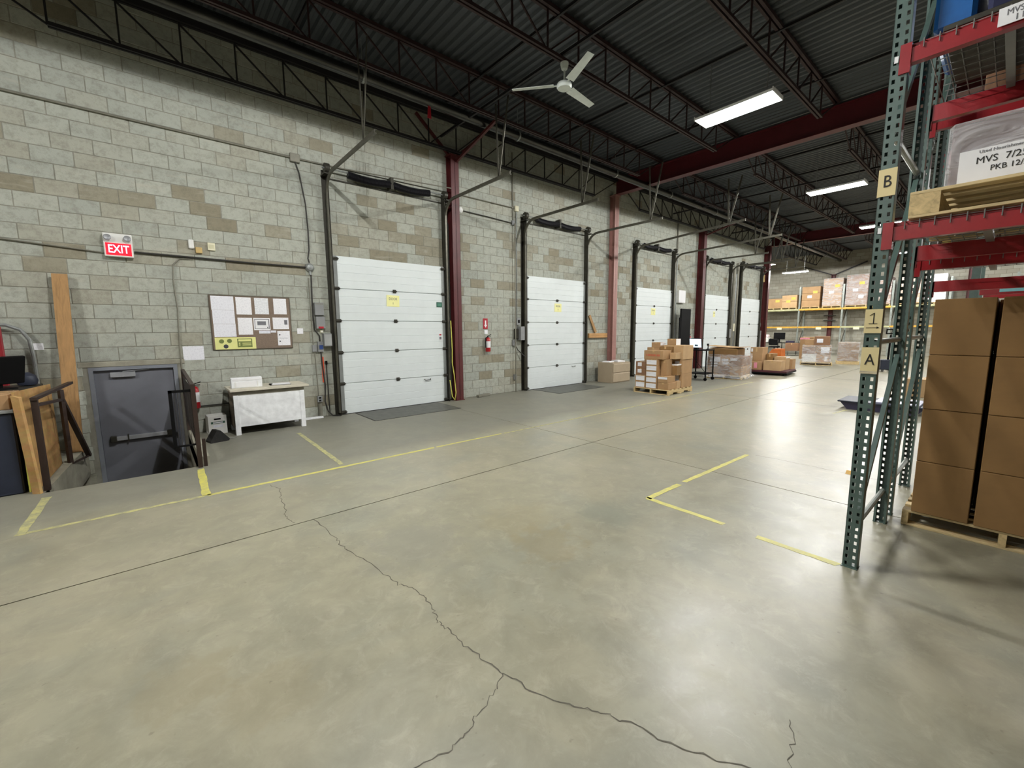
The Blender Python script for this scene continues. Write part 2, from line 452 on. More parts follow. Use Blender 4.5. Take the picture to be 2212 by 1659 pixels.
# ---------------------------------------------------------------- floor
PX0, PX1, PY0 = -.97, .33, 6.30            # stair well in front of the exit door
def make_floor():
    sub = MB()
    for r in ((-8, -14, PX0, 8.76), (PX1, -14, 33.3, 8.76), (PX0, -14, PX1, PY0), (24.38, 8.76, 33.3, 13.3)):
        sub.box(r[0], r[1], -.22, r[2], r[3], -.012)
    fl = sub.build('floor', MT['joint'])
    tag(fl, 'stained grey concrete slab floor with saw-cut joints', 'floor', kind='structure')
    g = .006
    xs, ys = [-8, 4.77, 10.7, 16.6, 22.5, 33.3], [-14, -8, -2.1, 3.80, 8.76]
    for i in range(5):
        for j in range(4):
            a, b, c, d = xs[i] + g, ys[j] + g, xs[i + 1] - g, ys[j + 1] - g
            m = MB()
            if i == 0 and j == 3:
                m.box(a, b, -.012, PX0, d, 0).box(PX1, b, -.012, c, d, 0).box(PX0, b, -.012, PX1, PY0, 0)
            else:
                m.box(a, b, -.012, c, d, 0)
            m.build('slab', MT['floor'], fl)
    B(24.38, 8.768, -.012, 33.3, 13.3, 0).build('slab', MT['floor'], fl)
    # stair well
    B(PX0 - .2, PY0, -1.2, PX0, W, -.012).build('pit_wall', MT['concrete'], fl)
    B(PX1, PY0, -1.2, PX1 + .2, W, -.012).build('pit_wall', MT['concrete'], fl)
    B(PX0 - .2, PY0 - .2, -1.2, PX1 + .2, PY0, -.22).build('pit_wall', MT['concrete'], fl)
    B(PX0, PY0, -1.2, PX1, W + .3, -.98).build('pit_floor', MT['concrete'], fl)
    for k in range(5):
        B(PX0, PY0, -.98, PX1, PY0 + .26 * (5 - k), -.98 + .163 * (k + 1)).build('step', MT['concrete'], fl)
    # a cast kerb on each side of the well
    MB().prism([(PX0, 6.55), (PX0, W), (PX0 + .14, W), (PX0 + .03, 6.55)], 2, -.4, .02).build('kerb', MT['concrete'], fl)
    B(PX1, 6.34, 0, PX1 + .1, W, .10).build('kerb', MT['concrete'], fl)
    # cracks: narrow jagged lines let into the slab
    def crack(pts, w):
        rnd = random.Random(len(pts))
        pp = []
        for a, b in zip(pts, pts[1:]):
            for k in range(6):
                t = k / 6
                pp.append(Vector((a[0] + (b[0] - a[0]) * t + rnd.uniform(-.011, .011), a[1] + (b[1] - a[1]) * t + rnd.uniform(-.011, .011), 0)))
        pp.append(Vector((pts[-1][0], pts[-1][1], 0)))
        m = MB(); L, Rr = [], []
        for i, p in enumerate(pp):
            d = (pp[min(i + 1, len(pp) - 1)] - pp[max(i - 1, 0)]).normalized()
            q = Vector((-d.y, d.x, 0)) * (w * rnd.uniform(.35, .8))
            L.append((p.x + q.x, p.y + q.y, .0012)); Rr.append((p.x - q.x, p.y - q.y, .0012))
        for i in range(len(pp) - 1): m.face([Rr[i], Rr[i + 1], L[i + 1], L[i]])
        m.build('crack', MT['crack'], fl, fix=False)
    crack([(.83, 5.0), (.89, 4.81), (.84, 4.54), (.81, 4.19), (.77, 4.04), (.8, 3.83)], .0045)
    crack([(.95, 3.79), (.98, 3.34), (.97, 3.18), (1.01, 2.95), (1.06, 2.59), (1.08, 2.42), (1.14, 2.31), (1.14, 2.19), (1.12, 2.04), (1.09, 1.94), (1.10, 1.86), (1.10, 1.71),
           (1.12, 1.58), (1.14, 1.44), (1.18, 1.26), (1.26, 1.08), (1.33, .98), (1.39, .86), (1.42, .72), (1.54, .50), (1.7, .2)], .0055)
    crack([(1.14, 1.43), (1.06, 1.37), (.92, 1.33), (.85, 1.29), (.75, 1.27), (.62, 1.3), (.4, 1.32)], .0042)
    crack([(1.9, .46), (1.8, .41), (1.67, .39), (1.5, .3)], .003)
    crack([(5.82, 2.0), (5.83, 1.6), (5.81, 1.06), (5.82, .6)], .005)
    return fl
make_floor()
def strip(name, p0, p1, w, mat, label, cat='floor tape', group=None, seed=1, thick=.0015):
    """a length of worn tape or paint with ragged edges"""
    rnd = random.Random(seed)
    a, b = Vector((p0[0], p0[1], 0)), Vector((p1[0], p1[1], 0))
    d = (b - a); n = max(4, int(d.length / .07)); u = d.normalized(); q = Vector((-u.y, u.x, 0))
    L = [a + u * (d.length * i / n + (rnd.uniform(-.02, .02) if i in (0, n) else 0)) + q * (w / 2 + rnd.uniform(-.1, .04) * w) for i in range(n + 1)]
    Rr = [a + u * (d.length * i / n + (rnd.uniform(-.02, .02) if i in (0, n) else 0)) - q * (w / 2 + rnd.uniform(-.1, .04) * w) for i in range(n + 1)]
    m = MB()
    for i in range(n):
        m.face([(*Rr[i][:2], thick), (*Rr[i + 1][:2], thick), (*L[i + 1][:2], thick), (*L[i][:2], thick)])
        m.face([(*Rr[i][:2], 0), (*Rr[i + 1][:2], 0), (*Rr[i + 1][:2], thick), (*Rr[i][:2], thick)])
        m.face([(*L[i][:2], 0), (*L[i + 1][:2], 0), (*L[i + 1][:2], thick), (*L[i][:2], thick)])
    o = m.build(name, mat, None, fix=False)
    return tag(o, label, cat, group)
strip('floor_line', (-.95, 5.06), (-.93, 6.1), .07, MT['faded'], 'faded yellow paint line running from the plywood sheet away from the stair well', 'floor line', seed=2)
strip('floor_line', (-.92, 5.10), (.26, 5.09), .05, MT['faded'], 'pale worn paint line crossing in front of the sunken exit door', 'floor line', seed=3)
strip('floor_tape', (.32, 6.15), (.29, 5.10), .075, MT['tapey'], 'short wide yellow tape strip at the foot of the stair rail', seed=4)
strip('floor_tape', (.29, 5.09), (2.9, 5.10), .055, MT['tapey'], 'long yellow tape line in front of the white desk and first dock door', seed=5)
strip('floor_tape', (2.93, 5.10), (4.1, 5.09), .045, MT['tapey'], 'thinner yellow tape length carrying the line on past the first dock door', seed=6)
strip('floor_line', (4.13, 5.08), (9.0, 5.02), .045, MT['faded'], 'worn pale yellow line running past the first box pallet', 'floor line', seed=7)
strip('floor_line', (9.1, 5.02), (13.9, 4.96), .045, MT['faded'], 'faint pale line beyond the first box pallet towards the wrapped pallet', 'floor line', seed=17)
strip('floor_line', (1.66, 5.2), (1.69, 7.34), .06, MT['faded'], 'faded yellow line from the white desk out to the long tape', 'floor line', seed=8)
strip('floor_tape', (3.53, 2.13), (4.1, 2.12), .06, MT['tapey'], 'short tape piece at the corner of the yellow floor bracket', seed=9)
strip('floor_tape', (4.2, 2.12), (5.75, 2.07), .055, MT['tapey'], 'yellow tape arm crossing the slab joint towards the dock wall side', seed=10)
strip('floor_tape', (3.53, 2.15), (3.52, 1.40), .06, MT['tapey'], 'yellow tape arm pointing from the floor bracket towards the rack', seed=11)
strip('floor_tape', (3.49, 1.15), (3.48, .62), .06, MT['tapey'], 'yellow tape strip ending at the foot of the green rack post', seed=12)
strip('floor_line', (9.8, 2.06), (10.4, 1.98), .05, MT['faded'], 'pale line on the floor by the dark blue bin', 'floor line', seed=13)

# ---------------------------------------------------------------- dock wall
DOORS = [3.94, 8.83, 13.85, 18.83, 22.46]
DW, DH = 2.44, 3.05
EX0, EX1, EZ = -.72, .28, 1.14             # exit door opening
WX0, WX1, WZ1 = -8.0, 24.38, 6.31
def make_dock_wall():
    m = MB()
    yb = W + .006
    m.box(WX0, yb, -.2, EX0 - .0, yb + .25, WZ1); m.box(EX1, yb, -.2, WX1, yb + .25, WZ1); m.box(EX0, yb, EZ, EX1, yb + .25, WZ1)
    m.box(PX0 - .02, yb, -1.1, EX0, yb + .25, -.2); m.box(EX1, yb, -1.1, PX1 + .02, yb + .25, -.2)
    w = m.build('wall_left', MT['mortar'])
    tag(w, 'grey and tan concrete block wall holding the dock doors', 'wall', kind='structure')
    ch, bl, j = .2033, .4064, .0045
    cells = []
    for k in range(-5, 31):
        z0, z1 = k * ch, (k + 1) * ch
        off = 3.28 + (bl / 2 if k % 2 else 0)
        i0 = int((WX0 - off) / bl) - 1
        for i in range(i0, i0 + 84):
            x0, x1 = off + i * bl, off + (i + 1) * bl
            a, b, zz = max(x0, WX0), min(x1, WX1), min(z1, WZ1)
            if b - a < .03 or zz - z0 < .03: continue
            if z1 <= 0.01:
                a, b = max(a, PX0), min(b, PX1)
                if b - a < .03: continue
            segs = [(a, b)]
            cut = []
            if z0 < EZ - .02: cut.append((EX0 - .05, EX1 + .05))
            
            for c in DOORS:
                if z1 < DH + .05: cut.append((c - DW / 2 + .04, c + DW / 2 - .04))
            for c0, c1 in cut:
                n = []
                for s0, s1 in segs:
                    if c1 <= s0 or c0 >= s1: n.append((s0, s1)); continue
                    if c0 - s0 > .04: n.append((s0, c0))
                    if s1 - c1 > .04: n.append((c1, s1))
                segs = n
            for s0, s1 in segs: cells.append((s0 + j, z0 + j, s1 - j, zz - j))
    vis = lambda c: c[2] > -1.5
    cells.sort(key=lambda c: (not vis(c), ((c[0] + c[2]) / 2) ** 2 + W * W + ((c[1] + c[3]) / 2 - 1.6) ** 2))
    rnd = random.Random(11)
    def tint(c):
        x, z = (c[0] + c[2]) / 2, (c[1] + c[3]) / 2
        n = noise.noise(Vector((x * .6, z * 1.6, 2.0)))
        t = .3 + rnd.uniform(-.18, .18) + .3 * n
        if rnd.random() < ((.03 if z > 4 else .07) + .2 * max(0, n) + (.22 if z < 1.2 or 2.6 < z < 3.8 else 0)): t = rnd.uniform(.55, 1.0)
        return min(1, max(.02, t))
    rest = MB()
    for q, c in enumerate(cells):
        d = rnd.uniform(-.0015, .002)
        if q < 300:
            m = MB(); m.tint = tint(c)
            cx, cz = (c[0] + c[2]) / 2, (c[1] + c[3]) / 2
            m.box(c[0] - cx, -.0005 + d, c[1] - cz, c[2] - cx, .03, c[3] - cz, .004)
            m.build('block', MT['block'], w, loc=(cx, W, cz), fix=False)
        else:
            rest.tint = tint(c)
            rest.box(c[0], W + d, c[1], c[2], W + .03, c[3], .004 if c[2] < 14 else 0)
    r = rest.build('blockwork', MT['block'], w, fix=False)
    r['kind'] = 'stuff'
    # cast lintel over the exit door
    B(EX0 - .1, W - .008, EZ, EX1 + .1, W + .2, EZ + .075, .006).build('lintel', MT['concrete'], w)
    return w
WALL = make_dock_wall()
def plain_wall(name, label, *a):
    o = B(*a).build(name, MT['farblock'])
    return tag(o, label, 'wall', kind='structure')
plain_wall('wall_back', 'far concrete block wall behind the yellow-beamed racks', 33, -14.3, 0, 33.3, 13.3, 6.31)
plain_wall('wall_right', 'concrete block wall on the storage side of the hall', -8.3, -14.3, -.2, 33.3, -14, 6.31)
plain_wall('wall_near', 'concrete block wall at the end of the hall opposite the yellow racks', -8.3, -14, -.2, -8, 8.76, 6.31)
plain_wall('wall_side', 'return of the block wall past the last dock door', 24.38, 8.47, 0, 24.7, 13.3, 6.31)
plain_wall('wall_recess', 'block wall closing the recess past the last dock door', 24.7, 13, 0, 33.3, 13.3, 6.31)

# ---------------------------------------------------------------- roof: fluted deck, girders, joists
def make_roof():
    m = MB(); p, h = .1524, .038
    z = 6.30
    for (x0, x1, y0, y1) in ((-8.3, 33.3, -14.3, 8.76), (24.3, 33.3, 8.76, 13.3)):
        n = int((x1 - x0) / p)
        for i in range(n):
            x = x0 + i * p
            q = [(x, z), (x + .045, z), (x + .07, z + h), (x + .125, z + h), (x + p, z)]
            for a, b in zip(q, q[1:]): m.face([(a[0], y0, a[1]), (a[0], y1, a[1]), (b[0], y1, b[1]), (b[0], y0, b[1])])
        m.box(x0, y0, z + h + .002, x1, y1, z + .3)
    o = m.build('ceiling', MT['deck'], fix=False)
    tag(o, 'fluted grey steel roof deck', 'ceiling', kind='structure')
make_roof()
def girder(x, label):
    b, t, f, w = 5.73, 6.2, .016, .11
    prof = [(x - w, b), (x + w, b), (x + w, b + f), (x + .006, b + f), (x + .006, t - f), (x + w, t - f), (x + w, t), (x - w, t), (x - w, t - f), (x - .006, t - f), (x - .006, b + f), (x - w, b + f)]
    m = MB()
    for i in range(len(prof)):
        a, c = prof[i], prof[(i + 1) % len(prof)]
        m.face([(a[0], -14, a[1]), (a[0], 8.3, a[1]), (c[0], 8.3, c[1]), (c[0], -14, c[1])])
    m.face([(q[0], 8.3, q[1]) for q in prof])
    o = m.build('girder_beam', MT['redbeam'], fix=True)
    tag(o, label, 'beam', kind='structure')
girder(-1.8, 'dark red roof girder over the sunken exit door')
girder(11.35, 'dark red I-section roof girder past the first hanging lamp')
girder(24.5, 'dark red roof girder over the last dock door')
BARS = {}
def bar_mesh(kind, L, mat):
    k = (kind, round(L, 3), mat.name)
    if k not in BARS: BARS[k] = B(-.011, -.011, 0, .011, .011, L).mesh('web_bar', mat)
    return BARS[k]
def joist(x0, x1, y, label, mat, zb=5.63, zt=6.28, top=.055, pan=.66):
    o = thing('roof_joist', label, 'joist', ((x0 + x1) / 2, y, zb), 0, 'open-web roof joists', 'structure')
    h = (x1 - x0) / 2; H = zt - zb
    t = MB()
    for s in (-1, 1): t.box(-h, s * .012, H - top, h, s * .055, H)
    t.build('top_chord', mat, o)
    e = pan * 1.6
    b = MB()
    for s in (-1, 1): b.box(-h + e, s * .012, 0, h - e, s * .045, .045)
    b.build('bottom_chord', mat, o)
    n = int(round((2 * h - 2 * e) / pan)); st = (2 * h - 2 * e) / n
    up = H - top
    for i in range(n + 1):
        x = -h + e + i * st
        link('web_bar', bar_mesh('v', up - .02, mat), o, (x, 0, .02))
        if i < n:
            L = math.hypot(st, up - .04); a = math.atan2(st, up - .04) * (1 if (i < n // 2) else -1)
            link('web_bar', bar_mesh('d', L, mat), o, (x + st if i < n // 2 else x, 0, .02), (0, -a, 0))
    L = math.hypot(e, up); a = math.atan2(e, up)
    link('end_bar', bar_mesh('e', L, mat), o, (-h + e, 0, .02), (0, -a, 0))
    link('end_bar', bar_mesh('e', L, mat), o, (h - e, 0, .02), (0, a, 0))
SPANS = [(-1.7, 11.24, 'first bay'), (11.46, 24.4, 'second bay'), (24.6, 32.95, 'last bay by the far wall')]
JY = [(8.22, 'against the dock wall'), (6.74, 'one along from the dock wall'), (4.75, 'second from the dock wall'), (2.76, 'third from the dock wall'), (.77, 'above the end of the red and green rack'), (-1.22, 'over the red and green rack bay'), (-3.2, 'just beyond the red and green rack bay'), (-5.2, 'deep over the storage side')]
for (a, b, bay) in SPANS:
    for (y, w) in JY:
        if y == 8.22:
            joist(a, b, y, f'dark open-web roof joist {w} in the {bay}', MT['darkjoist'], 5.47, 6.28, .2)
        else:
            joist(a, b, y, f'dark red open-web roof joist {w} in the {bay}' if y != 4.75 or a > 0 else 'dark red open-web roof joist carrying the white ceiling fan', MT['joist'])
def bridging(x, y0, y1, z, label):
    o = MB().box(x - .02, y0, z, x + .02, y1, z + .005).box(x - .02, y0, z, x - .015, y1, z + .04).build('bridging_bar', MT['darkjoist'])
    tag(o, label, 'bridging', 'bridging bars between the joists', 'structure')
for x in (2.1, 5.0, 7.88, 9.95, 13.6, 15.4, 17.9, 20.6, 22.6, 26.5, 29.5): bridging(x, -5.2, 8.2, 6.215, 'thin dark bridging bar crossing the joists under the deck')
for x in (5.05, 14.6, 19.5): bridging(x, -5.2, 8.2, 5.685, 'thin dark bridging bar crossing the joists at their lower chords')

# ---------------------------------------------------------------- columns
def column(x, y, w, d, top, label, mat=None):
    o = thing('wall_column', label, 'column', (x, y, 0), 0, None, 'structure')
    m = MB()
    m.box(-w / 2, -d / 2, 0, w / 2, -d / 2 + .012, top).box(-w / 2, d / 2 - .012, 0, w / 2, d / 2, top).box(-.005, -d / 2, 0, .005, d / 2, top)
    m.build('shaft', mat or MT['red'], o)
    B(-w / 2 - .02, -d / 2 - .02, 0, w / 2 + .02, d / 2, .015).build('base_plate', mat or MT['red'], o)
    B(-w / 2 - .03, -d / 2 - .03, top, w / 2 + .03, d / 2, top + .03).build('cap_plate', mat or MT['red'], o)
    return o
c1 = column(5.42, W - .1, .2, .2, 5.42, 'dark red steel column beside the first dock door')
for p0, p1 in (((.05, 0, -.2 + 5.5), (.05, -1.55, 5.68)), ((-.05, 0, 5.42), (-.85, .02, 6.1)), ((.05, 0, 5.42), (.85, .02, 6.1))):
    MB().bar(p0, p1, .05, .05).build('brace', MT['red'], c1)
column(11.35, W - .11, .2, .2, 5.7, 'pinkish red steel column between the second and third dock doors', M('pink_red_steel', (160, 118, 110), .5, var=.1))
c3 = column(17.18, W - .13, .22, .24, 5.42, 'dark red steel column between the third and fourth dock doors')
MB().bar((.05, 0, 5.3), (.05, -1.55, 5.68), .05, .05).build('brace', MT['red'], c3)
column(24.16, W - .14, .2, .26, 5.7, 'dark red steel column past the last dock door')
c5 = column(32.88, 7.5, .2, .2, 4.9, 'dark red steel column against the far wall behind the racks')
for s in (-1, 1): MB().bar((0, 0, 4.88), (0, s * 1.6, 5.55), .05, .06).build('brace', MT['darkjoist'], c5)
for z in (2.05, 2.35): B(-.14, -.32, z, -.1, .32, z + .07).build('cross_bar', MT['darksteel'], c5)
column(32.88, 1.6, .2, .2, 5.6, 'dark red steel column at the far wall behind the green rack posts')

# ---------------------------------------------------------------- ceiling lamps
def lamp(x, y, z, label, group='fluorescent lamps hanging under the roof', L=1.24):
    o = thing('ceiling_lamp', label, 'lamp', (x, y, z), 0, group)
    h = L / 2
    m = MB()
    prof = [(-.225, -.004), (-.225, .035), (-.1, .085), (.1, .085), (.225, .035), (.225, -.004), (.213, -.004), (.213, .03), (-.213, .03), (-.213, -.004)]
    m.prism(prof, 1, -h, h)
    m.box(-.225, -h - .012, -.004, .225, -h, .06).box(-.225, h, -.004, .225, h + .012, .06)
    m.build('housing', MT['white'], o)
    B(-.212, -h + .002, .012, .212, h - .002, .018).build('lens', MT['lens'], o)
    for i in range(4):
        ld = bpy.data.lights.new('tube_light', 'POINT'); ld.energy = TUBE; ld.shadow_soft_size = .006; ld.color = (1, .997, .975)
        link('tube_light', ld, o, (0, h * (-.75 + .5 * i), -.003))
    for s in (-1, 1):
        MB().cyl((0, s * h * .75, .08), (0, s * h * .75, 6.3 - z), .006, 6).build('hanger', MT['galv'], o)
LX = [-4.75, 1.6, 7.95, 14.3, 20.6]
names = {-4.75: 'fluorescent lamp over the floor past the stacked office things', 1.6: 'fluorescent lamp hung in front of the white desk', 7.95: 'bright fluorescent lamp hung just short of the big red girder', 14.3: 'bright fluorescent lamp hung just past the big red girder', 20.6: 'bright fluorescent lamp hung before the last red girder'}
for x in LX: lamp(x, 3.38, 5.31, names[x])
lamp(14.3, -4.4, 5.31, 'fluorescent lamp over the storage side past the big red girder')
lamp(20.6, -4.4, 5.31, 'fluorescent lamp over the storage side before the last red girder')
lamp(26.9, -4.4, 5.31, 'fluorescent lamp over the storage side by the far wall')
lamp(26.5, 7.75, 4.57, 'fluorescent lamp hung low over the yellow-beamed rack', L=1.1)
lamp(28.0, 9.9, 5.31, 'fluorescent lamp showing past the end column')
lamp(29.0, 3.38, 5.31, 'fluorescent lamp over the floor before the far wall')

# ---------------------------------------------------------------- overhead pipe
o = thing('overhead_pipe', 'long steel pipe hung under the roof along the dock wall', 'pipe', (12.5, 7.22, 5.74))
MB().cyl((-20.3, 0, 0), (20.3, 0, 0), .09, 16).build('pipe_run', MT['pipe'], o, smooth=True)
for x in (-9.5, -6.15, -2.7, .1, 3.2, 6.6, 9.9, 13.6, 17):
    m = MB().cyl((x - .02, 0, 0), (x + .02, 0, 0), .1, 16).cyl((x, 0, .08), (x, 0, .56), .007, 6)
    m.build('hanger_clamp', MT['galv'], o, smooth=True)
# ---------------------------------------------------------------- dock doors
def arc(y0, z0, r, n=8):
    """quarter turn from going up at (y0, z0) to going along -y"""
    return [(y0 - r + r * math.cos(t), z0 + r * math.sin(t)) for t in [math.pi / 2 * i / n for i in range(n + 1)]]
PROF = []
def panel_mesh(w, h):
    pr = [(0, 0), (0, h)]
    y = -.045
    front = [(y + .006, h - .002), (y, h - .008)]
    n = 4
    for i in range(n - 1, 0, -1):
        z = h * i / n
        front += [(y, z + .006), (y + .005, z), (y, z - .006)]
    front += [(y, .008), (y + .006, .002)]
    return MB().prism(pr + front, 0, -w / 2, w / 2).mesh('panel', MT['doorw'])
PM = panel_mesh(DW - .02, DH / 5 - .004)
RING = []
def spring_mesh():
    pts, rad = [], []
    for i in range(120):
        t = i / 119
        x = t * .84
        pts.append((x, 0, -.035 * math.sin(math.pi * t) - .0 * t))
        rad.append(1.0 if i % 2 else .86)
    return MB().tube(pts, .07, 10, rad).mesh('torsion_spring', MT['spring'])
SM = spring_mesh()
def dock_door(n, cx, label, ytrack=(6.1, 6.1), zt=4.44, rise=(0, 0), bright=False):
    o = thing(f'door_{n}', label, 'door', (cx, W, 0), 0, 'white sectional dock doors', 'structure')
    ph = DH / 5
    for i in range(5):
        p = link('panel', PM, o, (0, -.03, i * ph + .002))
        for s in (-1, 1):
            B(s * (DW / 2 - .085), -.012, .003, s * (DW / 2 - .012), -.052, ph - .008, .002).build('end_stile', MT['stile'], p)
    B(-DW / 2, -.02, -.0, DW / 2, -.085, .012).build('bottom_seal', MT['rubber'], o)
    hm = MB().box(-.035, -.092, -.035, .035, -.075, .035, .003).cyl((-.045, -.098, 0), (.045, -.098, 0), .012, 8).mesh('hinge', MT['darksteel'])
    em = MB().box(-.05, -.10, -.03, .05, -.08, .03, .003).cyl((-.06, -.105, 0), (.08, -.105, 0), .012, 8).mesh('roller_hinge', MT['darksteel'])
    for i in range(1, 5):
        link('hinge', hm, o, (0, 0, i * ph))
    for i in range(0, 6):
        z = min(max(i * ph, .05), DH - .06)
        for s in (-1, 1):
            q = link('roller_hinge', em, o, (s * (DW / 2 - .05), 0, z)); q.scale = (s, 1, 1)
    for s in (-1, 1):
        m = MB().box(s * (DW / 2 + .005), 0, 0, s * (DW / 2 + .014), -.15, zt + .12).box(s * (DW / 2 + .005), -.0, 0, s * (DW / 2 + .085), -.009, zt + .12)
        m.build('track_angle', MT['darksteel'], o)
        x = s * (DW / 2 + .035)
        k = 0 if s < 0 else 1
        r = .36
        path = [(x, -.115, 0.05), (x, -.115, zt - r)]
        path += [(x, -.115 - r + r * math.cos(t), zt - r + r * math.sin(t)) for t in [math.pi / 2 * i / 8 for i in range(1, 9)]]
        path.append((x, ytrack[k] - W, zt + rise[k]))
        sec = [(-.028, -.016), (.028, -.016), (.028, .016), (.022, .016), (.022, -.010), (-.022, -.010), (-.022, .016), (-.028, .016)]
        MB().sweep(path, sec, (1, 0, 0)).build('track', MT['track'], o)
        B(s * (DW / 2 - .0), -.02, zt + .0, s * (DW / 2 + .10), -.24, zt + .02).build('bracket', MT['darksteel'], o)
        yd = ytrack[k] - W + (.45 if k == 0 else .35)
        for dy in (-.3, .06):
            MB().bar((x, yd, zt + rise[k] * .8 - .03), (x, yd + dy, 5.75), .045, .006, (1, 0, 0)).build('hanger_strap', MT['track'], o)
        MB().cyl((s * (DW / 2 + .06), -.13, zt + .13), (s * (DW / 2 - .02), -.13, zt + .13), .085, 14).build('cable_drum', MT['darksteel'], o)
    MB().cyl((-DW / 2 - .1, -.13, zt + .13), (DW / 2 + .1, -.13, zt + .13), .0145, 10).build('spring_shaft', MT['galv'], o, smooth=True)
    for x in (-.86, .02): link('torsion_spring', SM, o, (x, -.13, zt + .10))
    B(-.03, -.02, zt + .0, .03, -.19, zt + .22).build('centre_bracket', MT['darksteel'], o)
    B(-DW / 2, -.006, zt - .02, DW / 2, -.03, zt + .0).build('header_bar', MT['darksteel'], o)
    MB().tube([(.62, -.085, .56), (.64, -.11, .535), (.76, -.11, .535), (.78, -.085, .56)], .008, 6).build('pull_handle', MT['darksteel'], o)
    return o
dock_door(1, DOORS[0], 'white ribbed dock door next to the white desk')
dock_door(2, DOORS[1], 'white ribbed dock door past the wall extinguisher', (6.0, 5.95), 4.40)
dock_door(3, DOORS[2], 'white ribbed dock door next to the tall black panel', (4.95, 4.85), 4.36, (.2, .13))
dock_door(4, DOORS[3], 'white ribbed dock door behind the wheeled screen cart', (6.05, 6.05), 4.38)
dock_door(5, DOORS[4], 'white ribbed dock door nearest the yellow-beamed racks', (6.6, 6.6), 4.5)
def wall_paper(name, x0, z0, x1, z1, mat, label, cat='paper', y=W, group=None, t=.004, tilt=0.0):
    cx, cz = (x0 + x1) / 2, (z0 + z1) / 2
    a, b = (x1 - x0) / 2, (z1 - z0) / 2
    m = MB()
    # a sheet with one slightly lifted corner
    m.face([(-a, -t, -b), (a, -t - .001, -b), (a, -t, b), (-a, -t, b)])
    m.face([(-a, -t, -b), (-a, 0, -b), (a, 0, -b), (a, -t - .001, -b)]); m.face([(-a, -t, b), (a, -t, b), (a, 0, b), (-a, 0, b)])
    m.face([(-a, -t, -b), (-a, -t, b), (-a, 0, b), (-a, 0, -b)]); m.face([(a, -t, b), (a, -t - .001, -b), (a, 0, -b), (a, 0, b)])
    o = m.build(name, mat, None, loc=(cx, y, cz))
    o.rotation_euler = (0, tilt, 0)
    return tag(o, label, cat, group)
for i, (c, dx, lab) in enumerate(((3.90, 0, 'yellow paper sign taped to the door by the white desk'), (8.86, 0, 'yellow paper sign taped to the door past the wall extinguisher'), (13.80, 0, 'yellow paper sign taped to the door by the black panel'), (18.62, 0, 'pale yellow paper sign taped to the door behind the screen cart'))):
    w = .14 if i < 3 else .09
    o = wall_paper('door_sign', c - w, 2.13, c + w, 2.36, MT['yellowsign'], lab, 'sign', W - .077, tilt=.02)
    text('sign_word', 'DOOR', .075, MT['greyink'], o, (0, -.006, .04), FACE_CAM, squeeze=.8 if i < 3 else .6)
    text('sign_number', str(i + 1), .06, MT['greyink'], o, (0, -.006, -.05), FACE_CAM)
o = wall_paper('door_sticker', 4.93, 2.15, 5.07, 2.26, MT['darkgreen'], 'dark green sticker on the edge of the door by the white desk', 'sticker', W - .077)
B(-.05, -.008, -.03, .05, -.004, .03).build('print_panel', M('sticker_print', (70, 128, 108), .5), o)
o = wall_paper('door_sticker', 4.97, 1.41, 5.04, 1.57, MT['plain'], 'small white warning sticker low on the door by the white desk', 'sticker', W - .077)
B(-.025, -.008, .03, .025, -.004, .06).build('print_panel', MT['signred'], o)
B(-.025, -.008, -.06, .025, -.004, .0).build('print_panel', MT['greyink'], o)
o = wall_paper('door_sticker', 9.86, 1.42, 9.93, 1.58, MT['slip'], 'small pale sticker on the edge of the door past the extinguisher', 'sticker', W - .077)
# dock leveler plates let into the floor
for (x0, x1, lab) in ((2.98, 4.86, 'dark steel leveler plate before the dock door by the white desk'), (7.85, 9.75, 'dark steel leveler plate before the dock door past the extinguisher')):
    o = thing('dock_leveler', lab, 'leveler', (x0, 7.36, 0))
    B(0, 0, 0, x1 - x0, 1.0, .003).build('rim', MT['joint'], o)
    B(.02, .015, 0, x1 - x0 - .02, .985, .005).build('plate', MT['plate'], o)
    B(.02, .98, 0, x1 - x0 - .02, 1.0, .006).build('lip_hinge', MT['darksteel'], o)

# ---------------------------------------------------------------- exit door
def exit_door():
    o = thing('door_6', 'dark grey steel exit door sunk below the floor in a stair well', 'door', (EX0, W, -.98), 0, None, 'structure')
    w, h = EX1 - EX0, EZ + .98
    B(0, .0, 0, .05, .14, h).build('frame_jamb', MT['exitframe'], o); B(w - .05, 0, 0, w, .14, h).build('frame_jamb', MT['exitframe'], o)
    B(.05, 0, h - .05, w - .05, .14, h).build('frame_head', MT['exitframe'], o)
    lf = B(.05, .05, .01, w - .05, .095, h - .05, .003).build('leaf', MT['exitdoor'], o)
    cl = B(.22, .05, h - .16, .50, .0, h - .085, .006).build('door_closer', MT['silver'], o)
    MB().bar((.36, .0, h - .075), (.66, .03, h - .06), .02, .008).build('closer_arm', MT['silver'], cl)
    pb = B(.17, .05, 1.015, w - .17, -.01, 1.075, .006).build('panic_bar', MT['silver'], o)
    B(.14, .05, 1.0, .21, -.02, 1.09, .006).build('bar_end', MT['darksteel'], pb); B(w - .21, .05, 1.0, w - .14, -.02, 1.09, .006).build('bar_end', MT['darksteel'], pb)
    B(.33, .05, .995, .345, -.016, 1.095).build('latch_seam', MT['darksteel'], pb)
exit_door()
def wall_box(name, x0, z0, x1, z1, d, mat, label, cat='box', group=None, b=.006, y=W):
    o = B(x0 - (x0 + x1) / 2, -d, z0 - z0, x1 - (x0 + x1) / 2, 0, z1 - z0, b).build(name, mat, None, loc=((x0 + x1) / 2, y, z0))
    return tag(o, label, cat, group)
